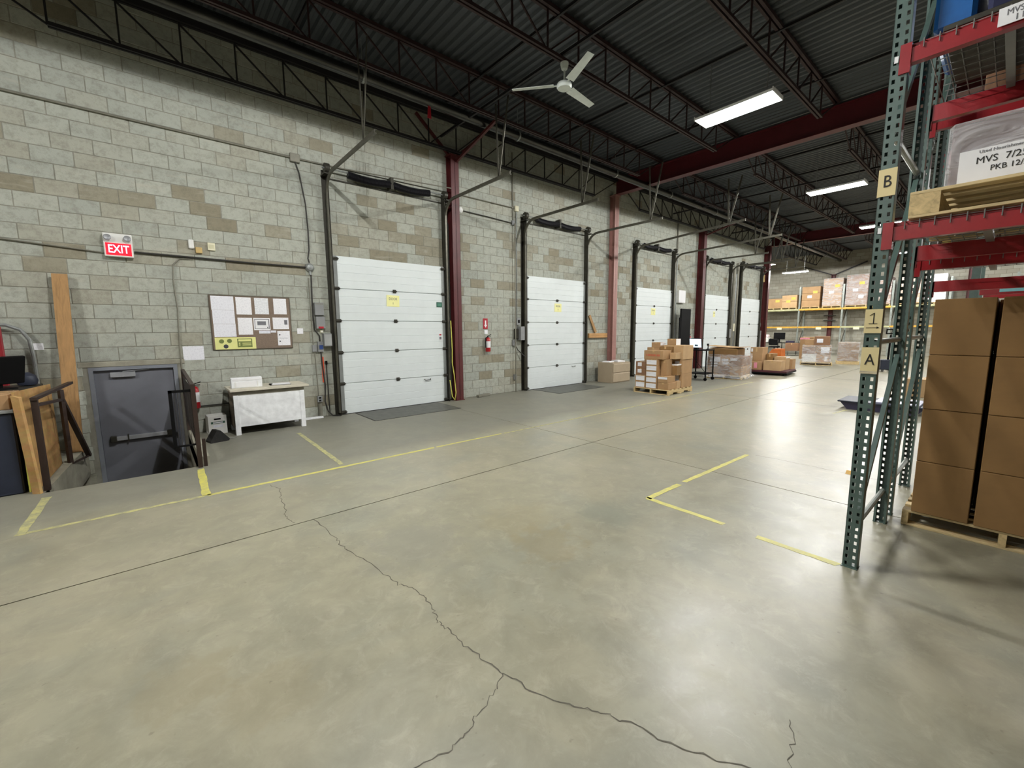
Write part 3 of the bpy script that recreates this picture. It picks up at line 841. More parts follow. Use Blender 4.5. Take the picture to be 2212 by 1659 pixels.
# exit sign
o = thing('exit_sign', 'lit red exit sign on a white emergency light box above the grey door', 'exit sign', (-.235, W, 2.71))
B(-.155, -.09, 0, .155, 0, .32, .006).build('housing', MT['white'], o)
B(-.135, -.094, .02, .135, -.09, .185).build('panel', MT['exitlit'], o)
text('lettering', 'EXIT', .155, MT['exitletter'], o, (0, -.0955, .10), FACE_CAM, True, squeeze=.72)
for s in (-1, 1):
    q = MB().lathe([(.012, 0), (.034, -.012), (.042, -.045), (.036, -.05), (.02, -.042)], 14, (s * .105, -.09, .255), 1).build('lamp_head', MT['silver'], o, True)
# small wall devices
o = wall_box('wall_sensor', .575, 2.93, .645, 3.07, .04, MT['white'], 'white rounded sensor on the block wall by the exit sign', 'sensor', b=.012)
o = wall_box('wall_sounder', .66, 2.87, .745, 2.96, .045, MT['tan'], 'small tan square box on the block wall between two pale devices', 'sounder')
o = wall_box('wall_sounder', .82, 2.93, .92, 3.05, .03, MT['offwhite'], 'cream square device on the block wall over the bulletin board', 'sounder')
B(-.035, -.034, .03, .035, -.03, .09).build('grille', M('cream_grille', (206, 202, 168), .6), o)
wall_paper('wall_card', -1.22, 1.41, -1.11, 1.50, MT['page'], 'small white card on the block wall left of the leaning plank'.replace('left of', 'beyond'), 'card')
wall_paper('wall_card', 2.05, 1.59, 2.15, 1.69, MT['page'], 'small square white card between the bulletin board and the switch boxes', 'card')
wall_paper('wall_notice', .37, 1.19, .64, 1.41, MT['table'], 'white printed floor plan sheet on the block wall under the exit conduit', 'notice')
# conduits
def wire(name, pts, r, mat, label, cat='conduit', loc=(0, 0, 0), n=8):
    b = Vector(pts[0])
    o = MB().tube([Vector(p) - b for p in pts], r, n).build(name, mat, None, True, loc=b)
    return tag(o, label, cat)
wire('electrical_conduit', [(-4, W - .03, 4.64), (-1.1, W - .03, 4.65), (2.12, W - .03, 4.65)], .014, MT['conduit'], 'thin conduit running high along the block wall to a junction box')
wire('electrical_conduit', [(2.28, W - .03, 4.65), (3.0, W - .03, 4.66), (5.3, W - .22, 4.72)], .012, MT['conduit'], 'thin conduit running above the first dock door springs')
wire('electrical_conduit', [(5.55, W - .03, 4.70), (7.3, W - .03, 4.69)], .010, MT['conduit'], 'thin conduit between the first column and the second dock door')
o = wall_box('junction_box', 2.12, 4.58, 2.28, 4.72, .06, MT['conduit'], 'grey junction box high on the wall with a dark cable hanging from it', 'junction box')
wire('drop_cable', [(2.2, W - .05, 4.58), (2.26, W - .03, 4.4), (2.33, W - .025, 3.9), (2.345, W - .025, 3.45), (2.34, W - .025, 3.1), (2.31, W - .03, 2.95), (2.33, W - .03, 2.875)], .012, MT['darkcond'], 'dark cable dropping from the high junction box to the round box', 'cable')
o = thing('round_junction_box', 'round steel junction box where conduits meet by the first dock door', 'junction box', (2.33, W, 2.79))
MB().lathe([(.0, -.075), (.05, -.068), (.075, -.04), (.078, 0)], 20, (0, 0, 0), 1).build('dome', MT['galv'], o, True)
MB().cyl((0, -.03, -.06), (0, -.03, -.13), .022, 10).build('hub', MT['galv'], o)
wire('electrical_conduit', [(2.345, W - .03, 2.66), (2.335, W - .03, 2.2), (2.335, W - .03, 1.9), (2.345, W - .03, 1.66), (2.42, W - .035, 1.55), (2.425, W - .035, 1.445)], .013, MT['darkcond'], 'dark conduit dropping from the round junction box to the door switches')
wire('electrical_conduit', [(-.07, W - .03, 2.80), (.6, W - .035, 2.795), (1.4, W - .03, 2.785), (2.26, W - .035, 2.79)], .014, MT['darkcond'], 'dark conduit running from the exit sign to the round junction box')
wire('electrical_conduit', [(-4, W - .025, 2.87), (-1.3, W - .025, 2.83), (-.39, W - .025, 2.76)], .009, MT['conduit'], 'thin grey conduit running into the exit sign from the stacked office things')
wire('electrical_conduit', [(.62, W - .012, 2.77), (.45, W - .012, 2.76), (.36, W - .025, 2.66), (.345, W - .025, 2.4), (.36, W - .025, 2.0), (.335, W - .025, 1.4), (.33, W - .025, .6)], .010, MT['conduit'], 'thin conduit dropping beside the grey exit door')
o = wire('electrical_conduit', [(2.30, W - .02, 2.6), (2.305, W - .02, 1.385)], .010, MT['conduit'], 'slim conduit beside the dark one above the door switches')
wire('electrical_conduit', [(2.32, W - .03, 1.24), (2.34, W - .03, .40)], .011, MT['conduit'], 'slim conduit between a switch box and the low outlet')
# door control boxes
o = wall_box('control_box', 2.36, 1.93, 2.52, 2.16, .07, MT['grey'], 'upper grey control box beside the first dock door', 'control box'); B(-.07, -.074, .20, .07, -.07, .215).build('seam', MT['conduit'], o)
o = wall_box('control_box', 2.37, 1.68, 2.53, 1.905, .075, MT['grey'], 'lower grey control box with a dark slot beside the first dock door', 'control box'); B(-.045, -.079, .005, .045, -.073, .04).build('slot', MT['signred'], o)
o = wall_box('push_button', 2.44, 1.60, 2.49, 1.65, .05, MT['offwhite'], 'small cream push button under the grey control boxes', 'button'); MB().cyl((0, -.05, .025), (0, -.06, .025), .015, 10).build('button_cap', MT['white'], o)
o = wall_box('control_box', 2.475, 1.35, 2.615, 1.59, .13, MT['grey'], 'deep grey cabinet beside the track of the first dock door', 'control box'); B(-.066, -.134, .02, .066, -.13, .22).build('cover', M('pale_grey_cover', (160, 162, 160), .5), o)
o = wall_box('switch_box', 2.375, 1.245, 2.475, 1.44, .06, MT['grey'], 'small switch box with a blue toggle by the first dock door', 'switch'); B(-.025, -.075, .05, .04, -.06, .13, .004).build('toggle', MT['blueswitch'], o)
o = wall_box('switch_box', 2.28, 1.25, 2.355, 1.38, .05, MT['grey'], 'narrow grey conduit box beside the blue-toggle switch', 'switch')
o = wall_box('wall_outlet', 2.31, .29, 2.40, .41, .05, MT['grey'], 'low grey wall outlet beside the white desk', 'outlet')
for z in (.035, .085): B(-.02, -.054, z - .015, .02, -.05, z + .015).build('socket', MT['black'], o)
o = thing('conduit_guard', 'short pale pipe guard under the low outlet', 'pipe', (2.35, W, 0)); MB().cyl((0, -.04, .0), (0, -.04, .27), .04, 12).build('sleeve', MT['conduit'], o, True)
o = thing('orange_paddle', 'orange plastic bar hung upright beside the first dock door', 'tool', (2.455, W, .66)); B(-.022, -.02, 0, .022, -.002, .49, .008).build('bar', MT['orange'], o); MB().cyl((0, -.012, .0), (0, -.012, -.16), .004, 6).build('cord', MT['wire'], o)
wire('power_cable', [(2.43, W - .035, 1.245), (2.44, W - .03, 1.0), (2.47, W - .03, .6), (2.45, W - .03, .3), (2.49, W - .05, .10), (2.56, W - .09, .015), (2.68, W - .20, .012)], .013, MT['darkcond'], 'dark cable looping down from the switch to the foot of the door track', 'cable')
wire('metal_rod', [(2.515, W - .02, 1.06), (2.52, W - .02, .7), (2.53, W - .02, .05)], .010, MT['darkcond'], 'thin dark rod standing against the wall beside the orange bar', 'rod')
o = thing('power_plug_head', 'black rubber plug hung on the wall beside the orange bar', 'plug', (2.515, W, 1.0)); B(-.018, -.05, 0, .018, -.0, .07, .008).build('plug_body', MT['black'], o)
wire('air_hose', [(5.215, W - .2, 1.85), (5.23, W - .21, 1.2), (5.22, W - .21, .9), (5.26, W - .22, .6), (5.29, W - .23, .2), (5.25, W - .24, .03), (5.18, W - .24, .12), (5.14, W - .22, .5)], .011, MT['hose'], 'yellow hose hanging beside the first dark red column', 'hose')
wire('door_chain_rod', [(5.285, W - .08, 4.0), (5.285, W - .08, 2.5), (5.285, W - .08, .0)], .012, MT['darkcond'], 'dark vertical rod beside the first dock door', 'rod')
# extinguisher, arrow sign, card
def extinguisher(loc, label):
    o = thing('fire_extinguisher', label, 'extinguisher', loc)
    MB().lathe([(.0, 0), (.055, .0), (.062, .012), (.062, .29), (.045, .335), (.02, .355)], 18, (0, -.075, 0)).build('cylinder', MT['firered'], o, True)
    MB().lathe([(.0632, .10), (.0632, .26)], 18, (0, -.075, 0)).build('label_band', MT['plain'], o, True)
    MB().box(-.015, -.09, .35, .015, -.06, .385, .003).build('valve', MT['darksteel'], o)
    MB().bar((-.02, -.075, .385), (.09, -.085, .42), .02, .012).build('lever', MT['black'], o)
    MB().bar((-.02, -.075, .37), (.08, -.085, .375), .02, .010).build('carry_handle', MT['black'], o)
    MB().tube([(-.015, -.075, .365), (-.07, -.08, .34), (-.085, -.09, .24), (-.078, -.09, .1)], .012, 8).build('hose', MT['black'], o, True)
    B(-.02, -.012, .12, .02, 0, .3).build('wall_bracket', MT['darksteel'], o)
extinguisher((6.36, W, 1.10), 'red fire extinguisher with white label under the red arrow sign')
o = wall_box('arrow_sign', 6.27, 1.66, 6.41, 1.92, .012, MT['signred'], 'red sign with a white down arrow over the extinguisher', 'sign', b=.002)
m = MB(); m.prism([(-.02, .21), (.02, .21), (.02, .1), (.045, .1), (0, .03), (-.045, .1), (-.02, .1)], 1, -.015, -.012); m.build('arrow', MT['plain'], o)
wall_paper('wall_card', 6.31, 1.54, 6.41, 1.635, MT['page'], 'small white inspection card between the arrow sign and the extinguisher', 'card')
extinguisher((16.55, W, 1.0), 'red fire extinguisher on the wall beside the tall black panel')
extinguisher((.46, W, .42), 'red fire extinguisher seen through the stair rail by the exit door')
# round wall light, boxes by the second door
o = thing('round_wall_light', 'round white disc light on the wall beside the first column', 'wall light', (5.66, W, 4.37)); MB().lathe([(0, -.05), (.055, -.045), (.075, -.02), (.075, 0)], 20, (0, 0, 0), 1).build('disc', MT['white'], o, True)
wire('electrical_conduit', [(5.74, W - .03, 4.36), (6.5, W - .03, 4.34), (7.22, W - .03, 4.31)], .011, MT['darkcond'], 'dark conduit from the round wall light to the second dock door')
o = wall_box('junction_box', 7.30, 4.62, 7.42, 4.75, .06, MT['offwhite'], 'cream junction box high beside the second dock door', 'junction box')
o = wall_box('junction_box', 7.2, 4.26, 7.3, 4.38, .06, MT['grey'], 'grey junction box where the dark conduit ends by the second door', 'junction box')
wire('electrical_conduit', [(7.255, W - .09, 4.3), (7.255, W - .09, 3.0), (7.255, W - .09, .0)], .016, MT['conduit'], 'tall grey conduit beside the track of the second dock door')
wire('electrical_conduit', [(7.36, W - .03, 4.615), (7.36, W - .03, 3.2), (7.355, W - .03, 1.955)], .012, MT['galv'], 'bright conduit down to the switches of the second dock door')
wire('electrical_conduit', [(7.24, W - .02, 6.0), (7.25, W - .02, 4.4)], .016, MT['conduit'], 'pipe rising from the second dock door to the roof')
wire('electrical_conduit', [(15.42, W - .03, 6.0), (15.42, W - .03, 4.6)], .03, MT['conduit'], 'pipe rising from the third dock door to the roof')
o = wall_box('switch_box', 7.32, 1.76, 7.44, 1.95, .08, MT['grey'], 'grey switch box with dark button beside the second dock door', 'switch'); B(-.03, -.085, .05, .03, -.08, .13).build('button_plate', MT['black'], o)
o = wall_box('control_box', 7.38, 1.36, 7.52, 1.72, .16, MT['grey'], 'grey motor control cabinet beside the second dock door', 'control box')
o = wall_box('control_box', 7.27, 1.40, 7.37, 1.66, .08, MT['darksteel'], 'dark control box beside the second dock door', 'control box')
o = wall_box('junction_box', 7.2, 1.22, 7.31, 1.38, .07, MT['grey'], 'grey junction box under the second door controls', 'junction box')
o = wall_box('wall_outlet', 7.24, .32, 7.33, .46, .05, MT['grey'], 'low grey wall outlet beside the second dock door', 'outlet')
wire('power_cable', [(7.3, W - .04, 1.22), (7.36, W - .06, 1.1), (7.48, W - .12, .98), (7.55, W - .14, .92)], .013, MT['darkcond'], 'short dark cable between the second door controls and its track', 'cable')
o = thing('floor_debris_block', 'small grey block lying at the wall under the extinguisher', 'block', (6.15, W - .12, 0), .2); B(-.2, -.05, 0, .22, .05, .06, .01).build('block_body', MT['conduit'], o)
# timber by the second door
o = thing('short_plank', 'short wooden plank leaning on the ledge beside the second dock door', 'plank', (10.60, W - .05, 1.535)); MB().bar((0, 0, 0), (-.28, .03, .52), .09, .03, (0, 1, 0)).build('plank', MT['lumber'], o)
o = thing('wooden_ledge', 'light wood ledge on the wall between the second dock door and column', 'ledge', (10.68, W, 1.37)); B(-.44, -.09, 0, .47, 0, .14, .004).build('ledge_board', MT['lumberx'], o)
o = wall_box('wall_card_holder', 10.53, 1.60, 10.60, 1.70, .02, MT['plain'], 'tiny white card above the wooden ledge', 'card')
# bits between doors three and five
o = wall_box('wall_cabinet', 15.5, 2.62, 16.0, 3.1, .12, MT['white'], 'white metal box high on the wall above the black panel', 'wall box')
B(-.24, -.125, .02, .24, -.12, .46).build('door_panel', MT['plain'], o)
o = thing('tall_black_panel', 'tall matt black panel standing between the third dock door and column', 'panel', (15.62, W - .35, 0)); B(-.36, -.03, 0, .36, .03, 2.38, .004).build('sheet', MT['black'], o); B(-.44, -.02, 0, -.36, .02, 2.05, .004).build('side_strip', MT['black'], o)
for i, (x, z0, z1, r, mt, lab) in enumerate(((15.22, .0, 4.5, .03, 'conduit', 'grey conduit beside the third dock door'), (15.34, .0, 4.4, .02, 'galv', 'bright conduit beside the third dock door'), (20.45, .0, 4.3, .07, 'conduit', 'thick grey pipe between the fourth and fifth dock doors'), (20.68, .0, 4.1, .03, 'galv', 'bright thin pipe between the fourth and fifth dock doors'), (20.85, .0, 4.6, .05, 'conduit', 'grey pipe next to the fifth dock door'), (24.32, .0, 3.9, .02, 'conduit', 'thin conduit beyond the end column'))):
    wire('electrical_conduit', [(x, W - .08, z0), (x, W - .08, z1)], r, MT[mt], lab)
o = wall_box('control_box', 20.18, 1.2, 20.36, 1.6, .12, MT['grey'], 'grey control box between the fourth and fifth dock doors', 'control box')
o = wall_box('control_box', 20.53, 1.5, 20.64, 1.85, .14, MT['offwhite'], 'pale control box between the fourth and fifth dock doors', 'control box')
o = thing('convex_mirror', 'round white-rimmed mirror on the wall before the end column', 'mirror', (23.95, W, 1.8)); MB().lathe([(0, -.06), (.13, -.05), (.17, -.02), (.17, 0)], 20, (0, 0, 0), 1).build('glass', MT['grey'], o, True); MB().lathe([(.17, -.03), (.19, -.03), (.19, 0), (.17, 0)], 20, (0, 0, 0), 1).build('rim', MT['darkcond'], o, True)
o = wall_box('wall_speaker', 23.86, 3.95, 24.02, 4.3, .12, MT['tan'], 'small tan speaker on the wall by the end column', 'speaker')
o = wall_box('heater_post', 23.82, .0, 23.95, 1.5, .14, MT['stile'], 'tall grey box post standing by the end column', 'post')

# ---------------------------------------------------------------- bulletin board and its papers
o = thing('bulletin_board', 'brown cork bulletin board covered in papers on the block wall', 'bulletin board', (1.36, W, 1.33))
B(-.60, -.022, 0, .60, 0, .905, .012).build('frame', MT['corkframe'], o)
B(-.58, -.0245, .02, .58, -.02, .885).build('cork', MT['cork'], o)
G = 'papers pinned on the bulletin board'
def bp(u0, v0, u1, v1, mat, label, tilt=0.0):
    """u, v run 0..1 over the board from its upper corner beside the exit door"""
    return wall_paper('notice', .76 + u0 * 1.2, 2.235 - v1 * .905, .76 + u1 * 1.2, 2.235 - v0 * .905, mat, label, 'notice', W - .0245, G, .003, tilt)
bp(.025, .02, .285, .27, MT['table'], 'faint pink-tinted chart at the top of the wide paper column'); bp(.03, .272, .285, .52, MT['table'], 'wide grey-printed chart pinned between two other charts')
bp(.032, .522, .287, .755, MT['table'], 'wide chart sheet just above the yellow poster')
bp(.31, .03, .495, .345, MT['page'], 'white list page next to the pink-tinted chart'); bp(.535, .03, .71, .335, MT['page2'], 'densely printed page with a dark heading bar')
bp(.775, .03, .945, .33, MT['page'], 'white letter page at the far upper corner of the board')
bp(.315, .405, .49, .72, MT['page'], 'white list page just above the yellow poster, beside the framed picture notice')
o = bp(.505, .405, .715, .635, MT['plain'], 'notice with a dark border and a grey machine picture')
B(-.11, -.005, -.085, .11, -.0035, .085).build('border_print', MT['ink'], o); B(-.103, -.006, -.078, .10, -.0045, .075).build('picture_ground', MT['plain'], o)
B(-.07, -.007, -.02, .06, -.0055, .045).build('picture_print', MT['greyink'], o); B(.075, -.007, -.07, .09, -.0055, -.05).build('stamp_print', MT['ink'], o)
o = bp(.75, .395, .96, .62, MT['page'], 'white page with a small dark photo near its edge')
B(.055, -.006, -.02, .105, -.0045, .06).build('photo_print', MT['greyink'], o)
bp(.565, .645, .71, .70, MT['slip'], 'narrow white strip under the framed picture notice'); bp(.715, .645, .785, .685, MT['slip'], 'short pale strip beside the narrow white strip')
o = bp(.80, .655, .965, .935, MT['page'], 'two-part notice with small black emblems at the lower corner')
B(-.07, -.006, -.004, .07, -.0045, .0).build('rule_print', MT['ink'], o)
for z in (.06, -.055): MB().cyl((-.065, -.006, z), (-.065, -.0045, z), .012, 10).build('emblem_print', MT['ink'], o)
o = bp(.03, .765, .515, .985, MT['yellowpaper'], 'wide yellow safety poster with round symbols and a green panel')
for (x, z, d) in ((-.20, .035, 0), (-.09, .04, 0), (-.145, -.05, 1)):
    MB().lathe([(.026, -.006), (.034, -.006), (.034, -.004), (.026, -.004)], 18, (x, 0, z), 1).build('ring_print', MT['greenink'] if not d else MT['ink'], o)
    B(x - .014, -.0065, z - .012, x + .014, -.0045, z + .012).build('symbol_print', MT['ink'] if d else MT['greenink'], o)
B(.02, -.0055, -.07, .235, -.0040, .075).build('panel_print', MT['greenink'], o); B(.035, -.0065, .03, .22, -.0050, .065).build('heading_print', MT['yellowpaper'], o)
for z in (.0, -.03): B(.09, -.0065, z - .008, .22, -.0050, z + .004).build('line_print', MT['yellowpaper'], o); B(.04, -.0065, z - .01, .06, -.0050, z + .008).build('dot_print', MT['yellowpaper'], o)

# ---------------------------------------------------------------- white desk and what stands by it
o = thing('wooden_desk', 'scuffed white panelled desk standing against the block wall', 'desk', (.9, 7.8, 0))
B(-.04, -.06, .70, 1.10, .60, .735, .004).build('top', M('worn_cream_top', (206, 200, 182), .6, var=.12, scale=6), o)
B(.0, .0, .13, 1.03, .03, .635, .003).build('front_panel', MT['scuffed'], o)
B(.0, -.004, .635, 1.03, .03, .70).build('rail', M('bare_grey_wood', (140, 136, 122), .7, var=.2, scale=9), o)
B(.0, .03, .10, .025, .57, .70).build('side_panel', M('brown_side_board', (120, 108, 90), .7, var=.15), o); B(1.005, .03, .10, 1.03, .57, .70).build('side_panel', MT['scuffed'], o)
for x in (.0, .96):
    for y in (-.005, .5): B(x, y, 0, x + .07, y + .07, .64, .003).build('leg', MT['scuffed'], o)
B(.03, .5, .16, 1.0, .52, .62).build('back_panel', MT['darksteel'], o)
o = thing('plastic_case', 'white plastic case with a recessed front standing on the desk', 'case', (1.125, 8.0, .735))
B(-.215, -.05, 0, .215, .07, .165, .006).build('shell', MT['scuffed'], o); B(-.2, -.054, .118, .2, -.05, .152).build('top_band', MT['plain'], o); B(-.15, -.054, .015, .13, -.05, .10, .001).build('inset', MT['plain'], o)
for x in (-.17, .14): B(x, -.056, .015, x + .015, -.05, .10).build('divider', MT['white'], o)
o = thing('clipboard', 'clipboard with white papers lying on the white desk', 'clipboard', (1.62, 8.05, .735), -.08)
B(-.16, -.11, 0, .16, .11, .006, .002).build('board', MT['darksteel'], o); B(-.13, -.1, .006, .15, .1, .018).build('paper_pad', MT['plain'], o); B(-.16, -.04, .006, -.11, .04, .022, .003).build('clip', MT['black'], o)
o = thing('file_box', 'white archive box with green band on the floor beside the desk', 'box', (.695, 8.27, 0), .05)
B(-.125, -.13, 0, .125, .13, .30, .004).build('body', MT['cardw'], o); B(-.09, -.1315, .17, .10, -.129, .205).build('band_print', MT['boxgreen'], o)
B(-.06, -.133, .178, .07, -.13, .197).build('band_lettering', MT['label'], o)
MB().prism([(-.035 + .013 * math.cos(t) * (1 if 1 else 1) if math.cos(t) < 0 else .035 + .013 * math.cos(t), .245 + .013 * math.sin(t)) for t in [2 * math.pi * i / 16 for i in range(16)]], 1, -.1325, -.125).build('hand_hole', MT['black'], o)
B(-.06, -.1315, .11, .07, -.129, .15).build('print_lines', MT['slip'], o)
o = thing('rubber_chock', 'black rubber wheel chock on the floor by the white archive box', 'wheel chock', (.635, 7.6, 0), .25)
MB().prism([(-.12, 0), (.12, 0), (.13, .03), (.02, .17), (-.03, .18), (-.12, .03)], 1, -.09, .09).build('wedge', MT['rubber'], o); MB().tube([(.12, 0, .03), (.2, -.02, .008), (.27, .03, .006)], .006, 6).build('cord', MT['wire'], o)
o = thing('white_board_scrap', 'flat white board scrap on the floor between desk and outlet', 'board', (2.2, 8.36, 0)); B(-.16, -.05, 0, .17, .05, .03, .004).build('scrap', MT['scuffed'], o)
o = tag(B(-.4, -.025, 0, .75, 0, .015).build('cable_trunking', MT['darkcond'], None, loc=(.75, W, .43)), 'dark strip of trunking low on the wall behind the white desk', 'trunking')
# ---------------------------------------------------------------- stair rails, plywood, plank
o = thing('stair_railing', 'brown steel stair railing beside the leaning plywood', 'railing', (-.96, 6.40, 0))
R_ = MT['railing']
B(-.025, -.025, 0, .025, .025, .97).build('post', R_, o)
MB().bar((.06, 1.1, .0), (.06, 1.1, .94), .04, .04).build('post', R_, o)
MB().bar((0, -.04, .97), (.10, 1.62, .98), .05, .03).build('top_rail', R_, o)
MB().bar((0, 0, .90), (.06, 1.1, .82), .04, .03).build('mid_rail', R_, o)
MB().bar((.06, 1.1, .82), (.17, 1.72, -.05), .05, .04).build('sloping_rail', R_, o)
MB().bar((.06, 1.1, -.0), (.17, 1.72, -.05), .02, .02).build('toe_bar', R_, o)
o = thing('stair_railing', 'brown steel stair railing with dark sheet infill beside the white archive box', 'railing', (.34, 6.25, 0))
B(-.035, -.03, 0, .01, .03, 1.02).build('post', R_, o); B(.025, .0, .0, .06, .04, .34).build('short_post', R_, o)
B(-.03, 2.0, .1, .02, 2.05, 1.06).build('post', R_, o)
MB().bar((-.012, 0, 1.0), (-.005, 2.03, 1.05), .04, .03).build('top_rail', R_, o)
MB().bar((-.012, 0, .3), (-.005, 2.03, .3), .03, .03).build('low_rail', R_, o)
g = MB().box(-.245, -.012, .93, -.03, .012, .96).box(-.245, -.012, .3, -.21, .012, .96).box(-.245, -.012, .28, -.03, .012, .30)
g.build('wing_frame', MT['black'], o)
for i in range(7): MB().cyl((-.22 + i * .03, 0, .29), (-.22 + i * .03, 0, .94), .0025, 5).build('wing_wire', MT['screen'], o)
B(-.016, .03, .31, -.010, 2.0, .95).build('infill_sheet', MT['screen'], o)
o = thing('plywood_sheet', 'oriented strand board sheet leaning beside the brown stair railing', 'plywood', (-1.03, 6.36, 0))
m = MB(); q = [(-.0, .0, 0), (.045, 1.25, 0), (.02, 1.4, 1.0), (-.055, .02, 1.05)]
def slab4(m, q, t):
    n = (Vector(q[1]) - Vector(q[0])).cross(Vector(q[3]) - Vector(q[0])).normalized() * t
    a = [Vector(p) for p in q]; b = [p + n for p in a]
    m.face(a[::-1]); m.face(b)
    for i in range(4): m.face([a[i], a[(i + 1) % 4], b[(i + 1) % 4], b[i]])
    return m
slab4(m, q, -.018).build('sheet', MT['osb'], o)
slab4(MB(), [(-.01, -.01, 0), (.05, -.05, 0), (-.0, -.03, 1.0), (-.06, .01, 1.02)], .03).build('edge_batten', MT['osb'], o)
o = thing('leaning_plank', 'long wooden plank leaning upright on the block wall by the exit door', 'plank', (-.91, 8.16, 0))
slab4(MB(), [(-.075, 0, 0), (.075, 0, 0), (.125, .24, 2.42), (-.025, .24, 2.42)], .045).build('plank', MT['lumber'], o)
# things beyond the plywood
o = thing('storage_cabinet', 'dark navy cabinet with a grey ledge beyond the leaning plywood', 'cabinet', (-1.12, 6.42, 0))
B(-.9, 0, 0, 0, .6, .84, .012).build('body', MT['navy'], o); B(-.92, -.02, .84, .01, .6, .87, .004).build('ledge', MT['grey'], o)
o = thing('cardboard_box', 'cardboard box on the navy cabinet beyond the plywood', 'box', (-1.5, 6.72, .87)); B(-.4, -.25, 0, .36, .22, .15, .004).build('body', MT['card'], o); B(-.4, -.02, .15, .36, .03, .152).build('tape_strip', MT['tape'], o)
o = thing('work_table', 'dark work table behind the navy cabinet', 'table', (-1.55, 7.5, 0)); B(-.5, -.4, .97, .46, .4, 1.0, .004).build('top', MT['darksteel'], o)
for x in (-.47, .43):
    for y in (-.37, .37): B(x - .02, y - .02, 0, x + .02, y + .02, .97).build('leg', MT['darksteel'], o)
o = thing('desk_monitor', 'black monitor turned away on the table beyond the plywood', 'monitor', (-1.34, 7.38, 1.0), .75)
MB().box(-.2, -.02, .06, .2, .02, .38, .008, Matrix.Rotation(.2, 4, 'X')).build('screen_back', MT['black'], o); B(-.03, .02, .0, .03, .05, .2).build('neck', MT['black'], o); B(-.1, -.08, 0, .1, .08, .015, .004).build('foot', MT['black'], o)
o = thing('black_bag', 'dark slumped bag beside the black monitor', 'bag', (-1.19, 7.72, 1.0)); MB().lathe([(.0, 0), (.08, .01), (.095, .06), (.08, .12), (.03, .16), (0, .16)], 14).build('bag_body', MT['navy'], o, True)
o = thing('hand_truck', 'grey tubular hand truck handle arching beyond the plywood', 'hand truck', (-1.50, 8.36, 0))
MB().tube([(.30, 0, .05), (.30, 0, 1.3), (.285, 0, 1.55), (.22, 0, 1.68), (.1, 0, 1.74), (-.3, 0, 1.75), (-.4, 0, 1.7), (-.45, 0, 1.55), (-.45, 0, .05)], .022, 10).build('handle_frame', MT['galv'], o, True)
B(-.47, -.25, .0, .32, 0, .015).build('toe_plate', MT['galv'], o)
o = thing('red_cart_panel', 'red steel panel of a cart beyond the plywood', 'panel', (-1.62, 8.02, 0)); B(-.5, -.02, .85, .235, .02, 1.72, .01).build('sheet', MT['redred'], o); B(-.5, -.02, 0, -.45, .02, .95).build('post', MT['redred'], o); B(.185, -.02, 0, .235, .02, .95).build('post', MT['redred'], o)
o = thing('yellow_floor_sign', 'yellow folded caution sign tucked behind the plywood', 'sign', (-1.075, 6.44, 0)); slab4(MB(), [(-.02, 0, 0), (.03, .05, 0), (.02, .04, .55), (-.02, .02, .55)], .02).build('leaf', MT['hose'], o)

# ---------------------------------------------------------------- ceiling fan
o = thing('ceiling_fan', 'white three-blade ceiling fan hung from a roof joist', 'ceiling fan', (5.13, 4.75, 5.63))
F_ = MT['fan']
MB().lathe([(.0, 0), (.062, 0), (.062, -.03), (.045, -.09), (.02, -.11)], 16).build('canopy_cup', F_, o, True)
MB().cyl((0, 0, -.1), (0, 0, -.28), .014, 10).build('down_rod', F_, o, True)
MB().lathe([(.02, -.24), (.04, -.25), (.045, -.28), (.105, -.29), (.115, -.31), (.115, -.34), (.1, -.362), (.0, -.366)], 20).build('motor_housing', F_, o, True)
for k, a in enumerate((math.radians(131), math.radians(249), math.radians(8))):
    d = Vector((math.cos(a), math.sin(a), 0)); s = Vector((-math.sin(a), math.cos(a), 0))
    z = -.315
    m = MB()
    c = [d * .16 - s * .055 + Vector((0, 0, z + .012)), d * .80 - s * .05 + Vector((0, 0, z + .01)), d * .80 + s * .05 + Vector((0, 0, z - .012)), d * .16 + s * .075 + Vector((0, 0, z - .018))]
    slab4(m, c, .005).build('blade', F_, o)
    MB().bar(d * .08 + Vector((0, 0, z)), d * .2 + Vector((0, 0, z)), .03, .006).build('blade_iron', F_, o)

# ---------------------------------------------------------------- pallets and cartons
def pallet(x, y, z, L, D, label, rot=0.0, group='wooden pallets', h=.13, sw=.04):
    """L along local x (deck boards run along local y); stringers along x"""
    o = thing('wooden_pallet', label, 'pallet', (x, y, z), rot, group)
    n = 7
    bw = .09
    for i in range(n):
        c = -L / 2 + bw / 2 + i * (L - bw) / (n - 1)
        B(c - bw / 2, -D / 2, h - .018, c + bw / 2, D / 2, h, .002).build('deck_board', MT['paly'], o)
    for c in (-L / 2 + bw / 2, 0, L / 2 - bw / 2): B(c - bw / 2, -D / 2, 0, c + bw / 2, D / 2, .016, .002).build('bottom_board', MT['paly'], o)
    for c in (-D / 2 + sw / 2, 0, D / 2 - sw / 2):
        a, t = .016, h - .018
        pr = [(-L / 2, a), (-L * .32, a), (-L * .30, a + .04), (-L * .14, a + .04), (-L * .12, a), (L * .12, a), (L * .14, a + .04), (L * .30, a + .04), (L * .32, a), (L / 2, a), (L / 2, t), (-L / 2, t)]
        MB().prism(pr, 1, c - sw / 2, c + sw / 2).build('stringer', MT['palx'], o)
    return o
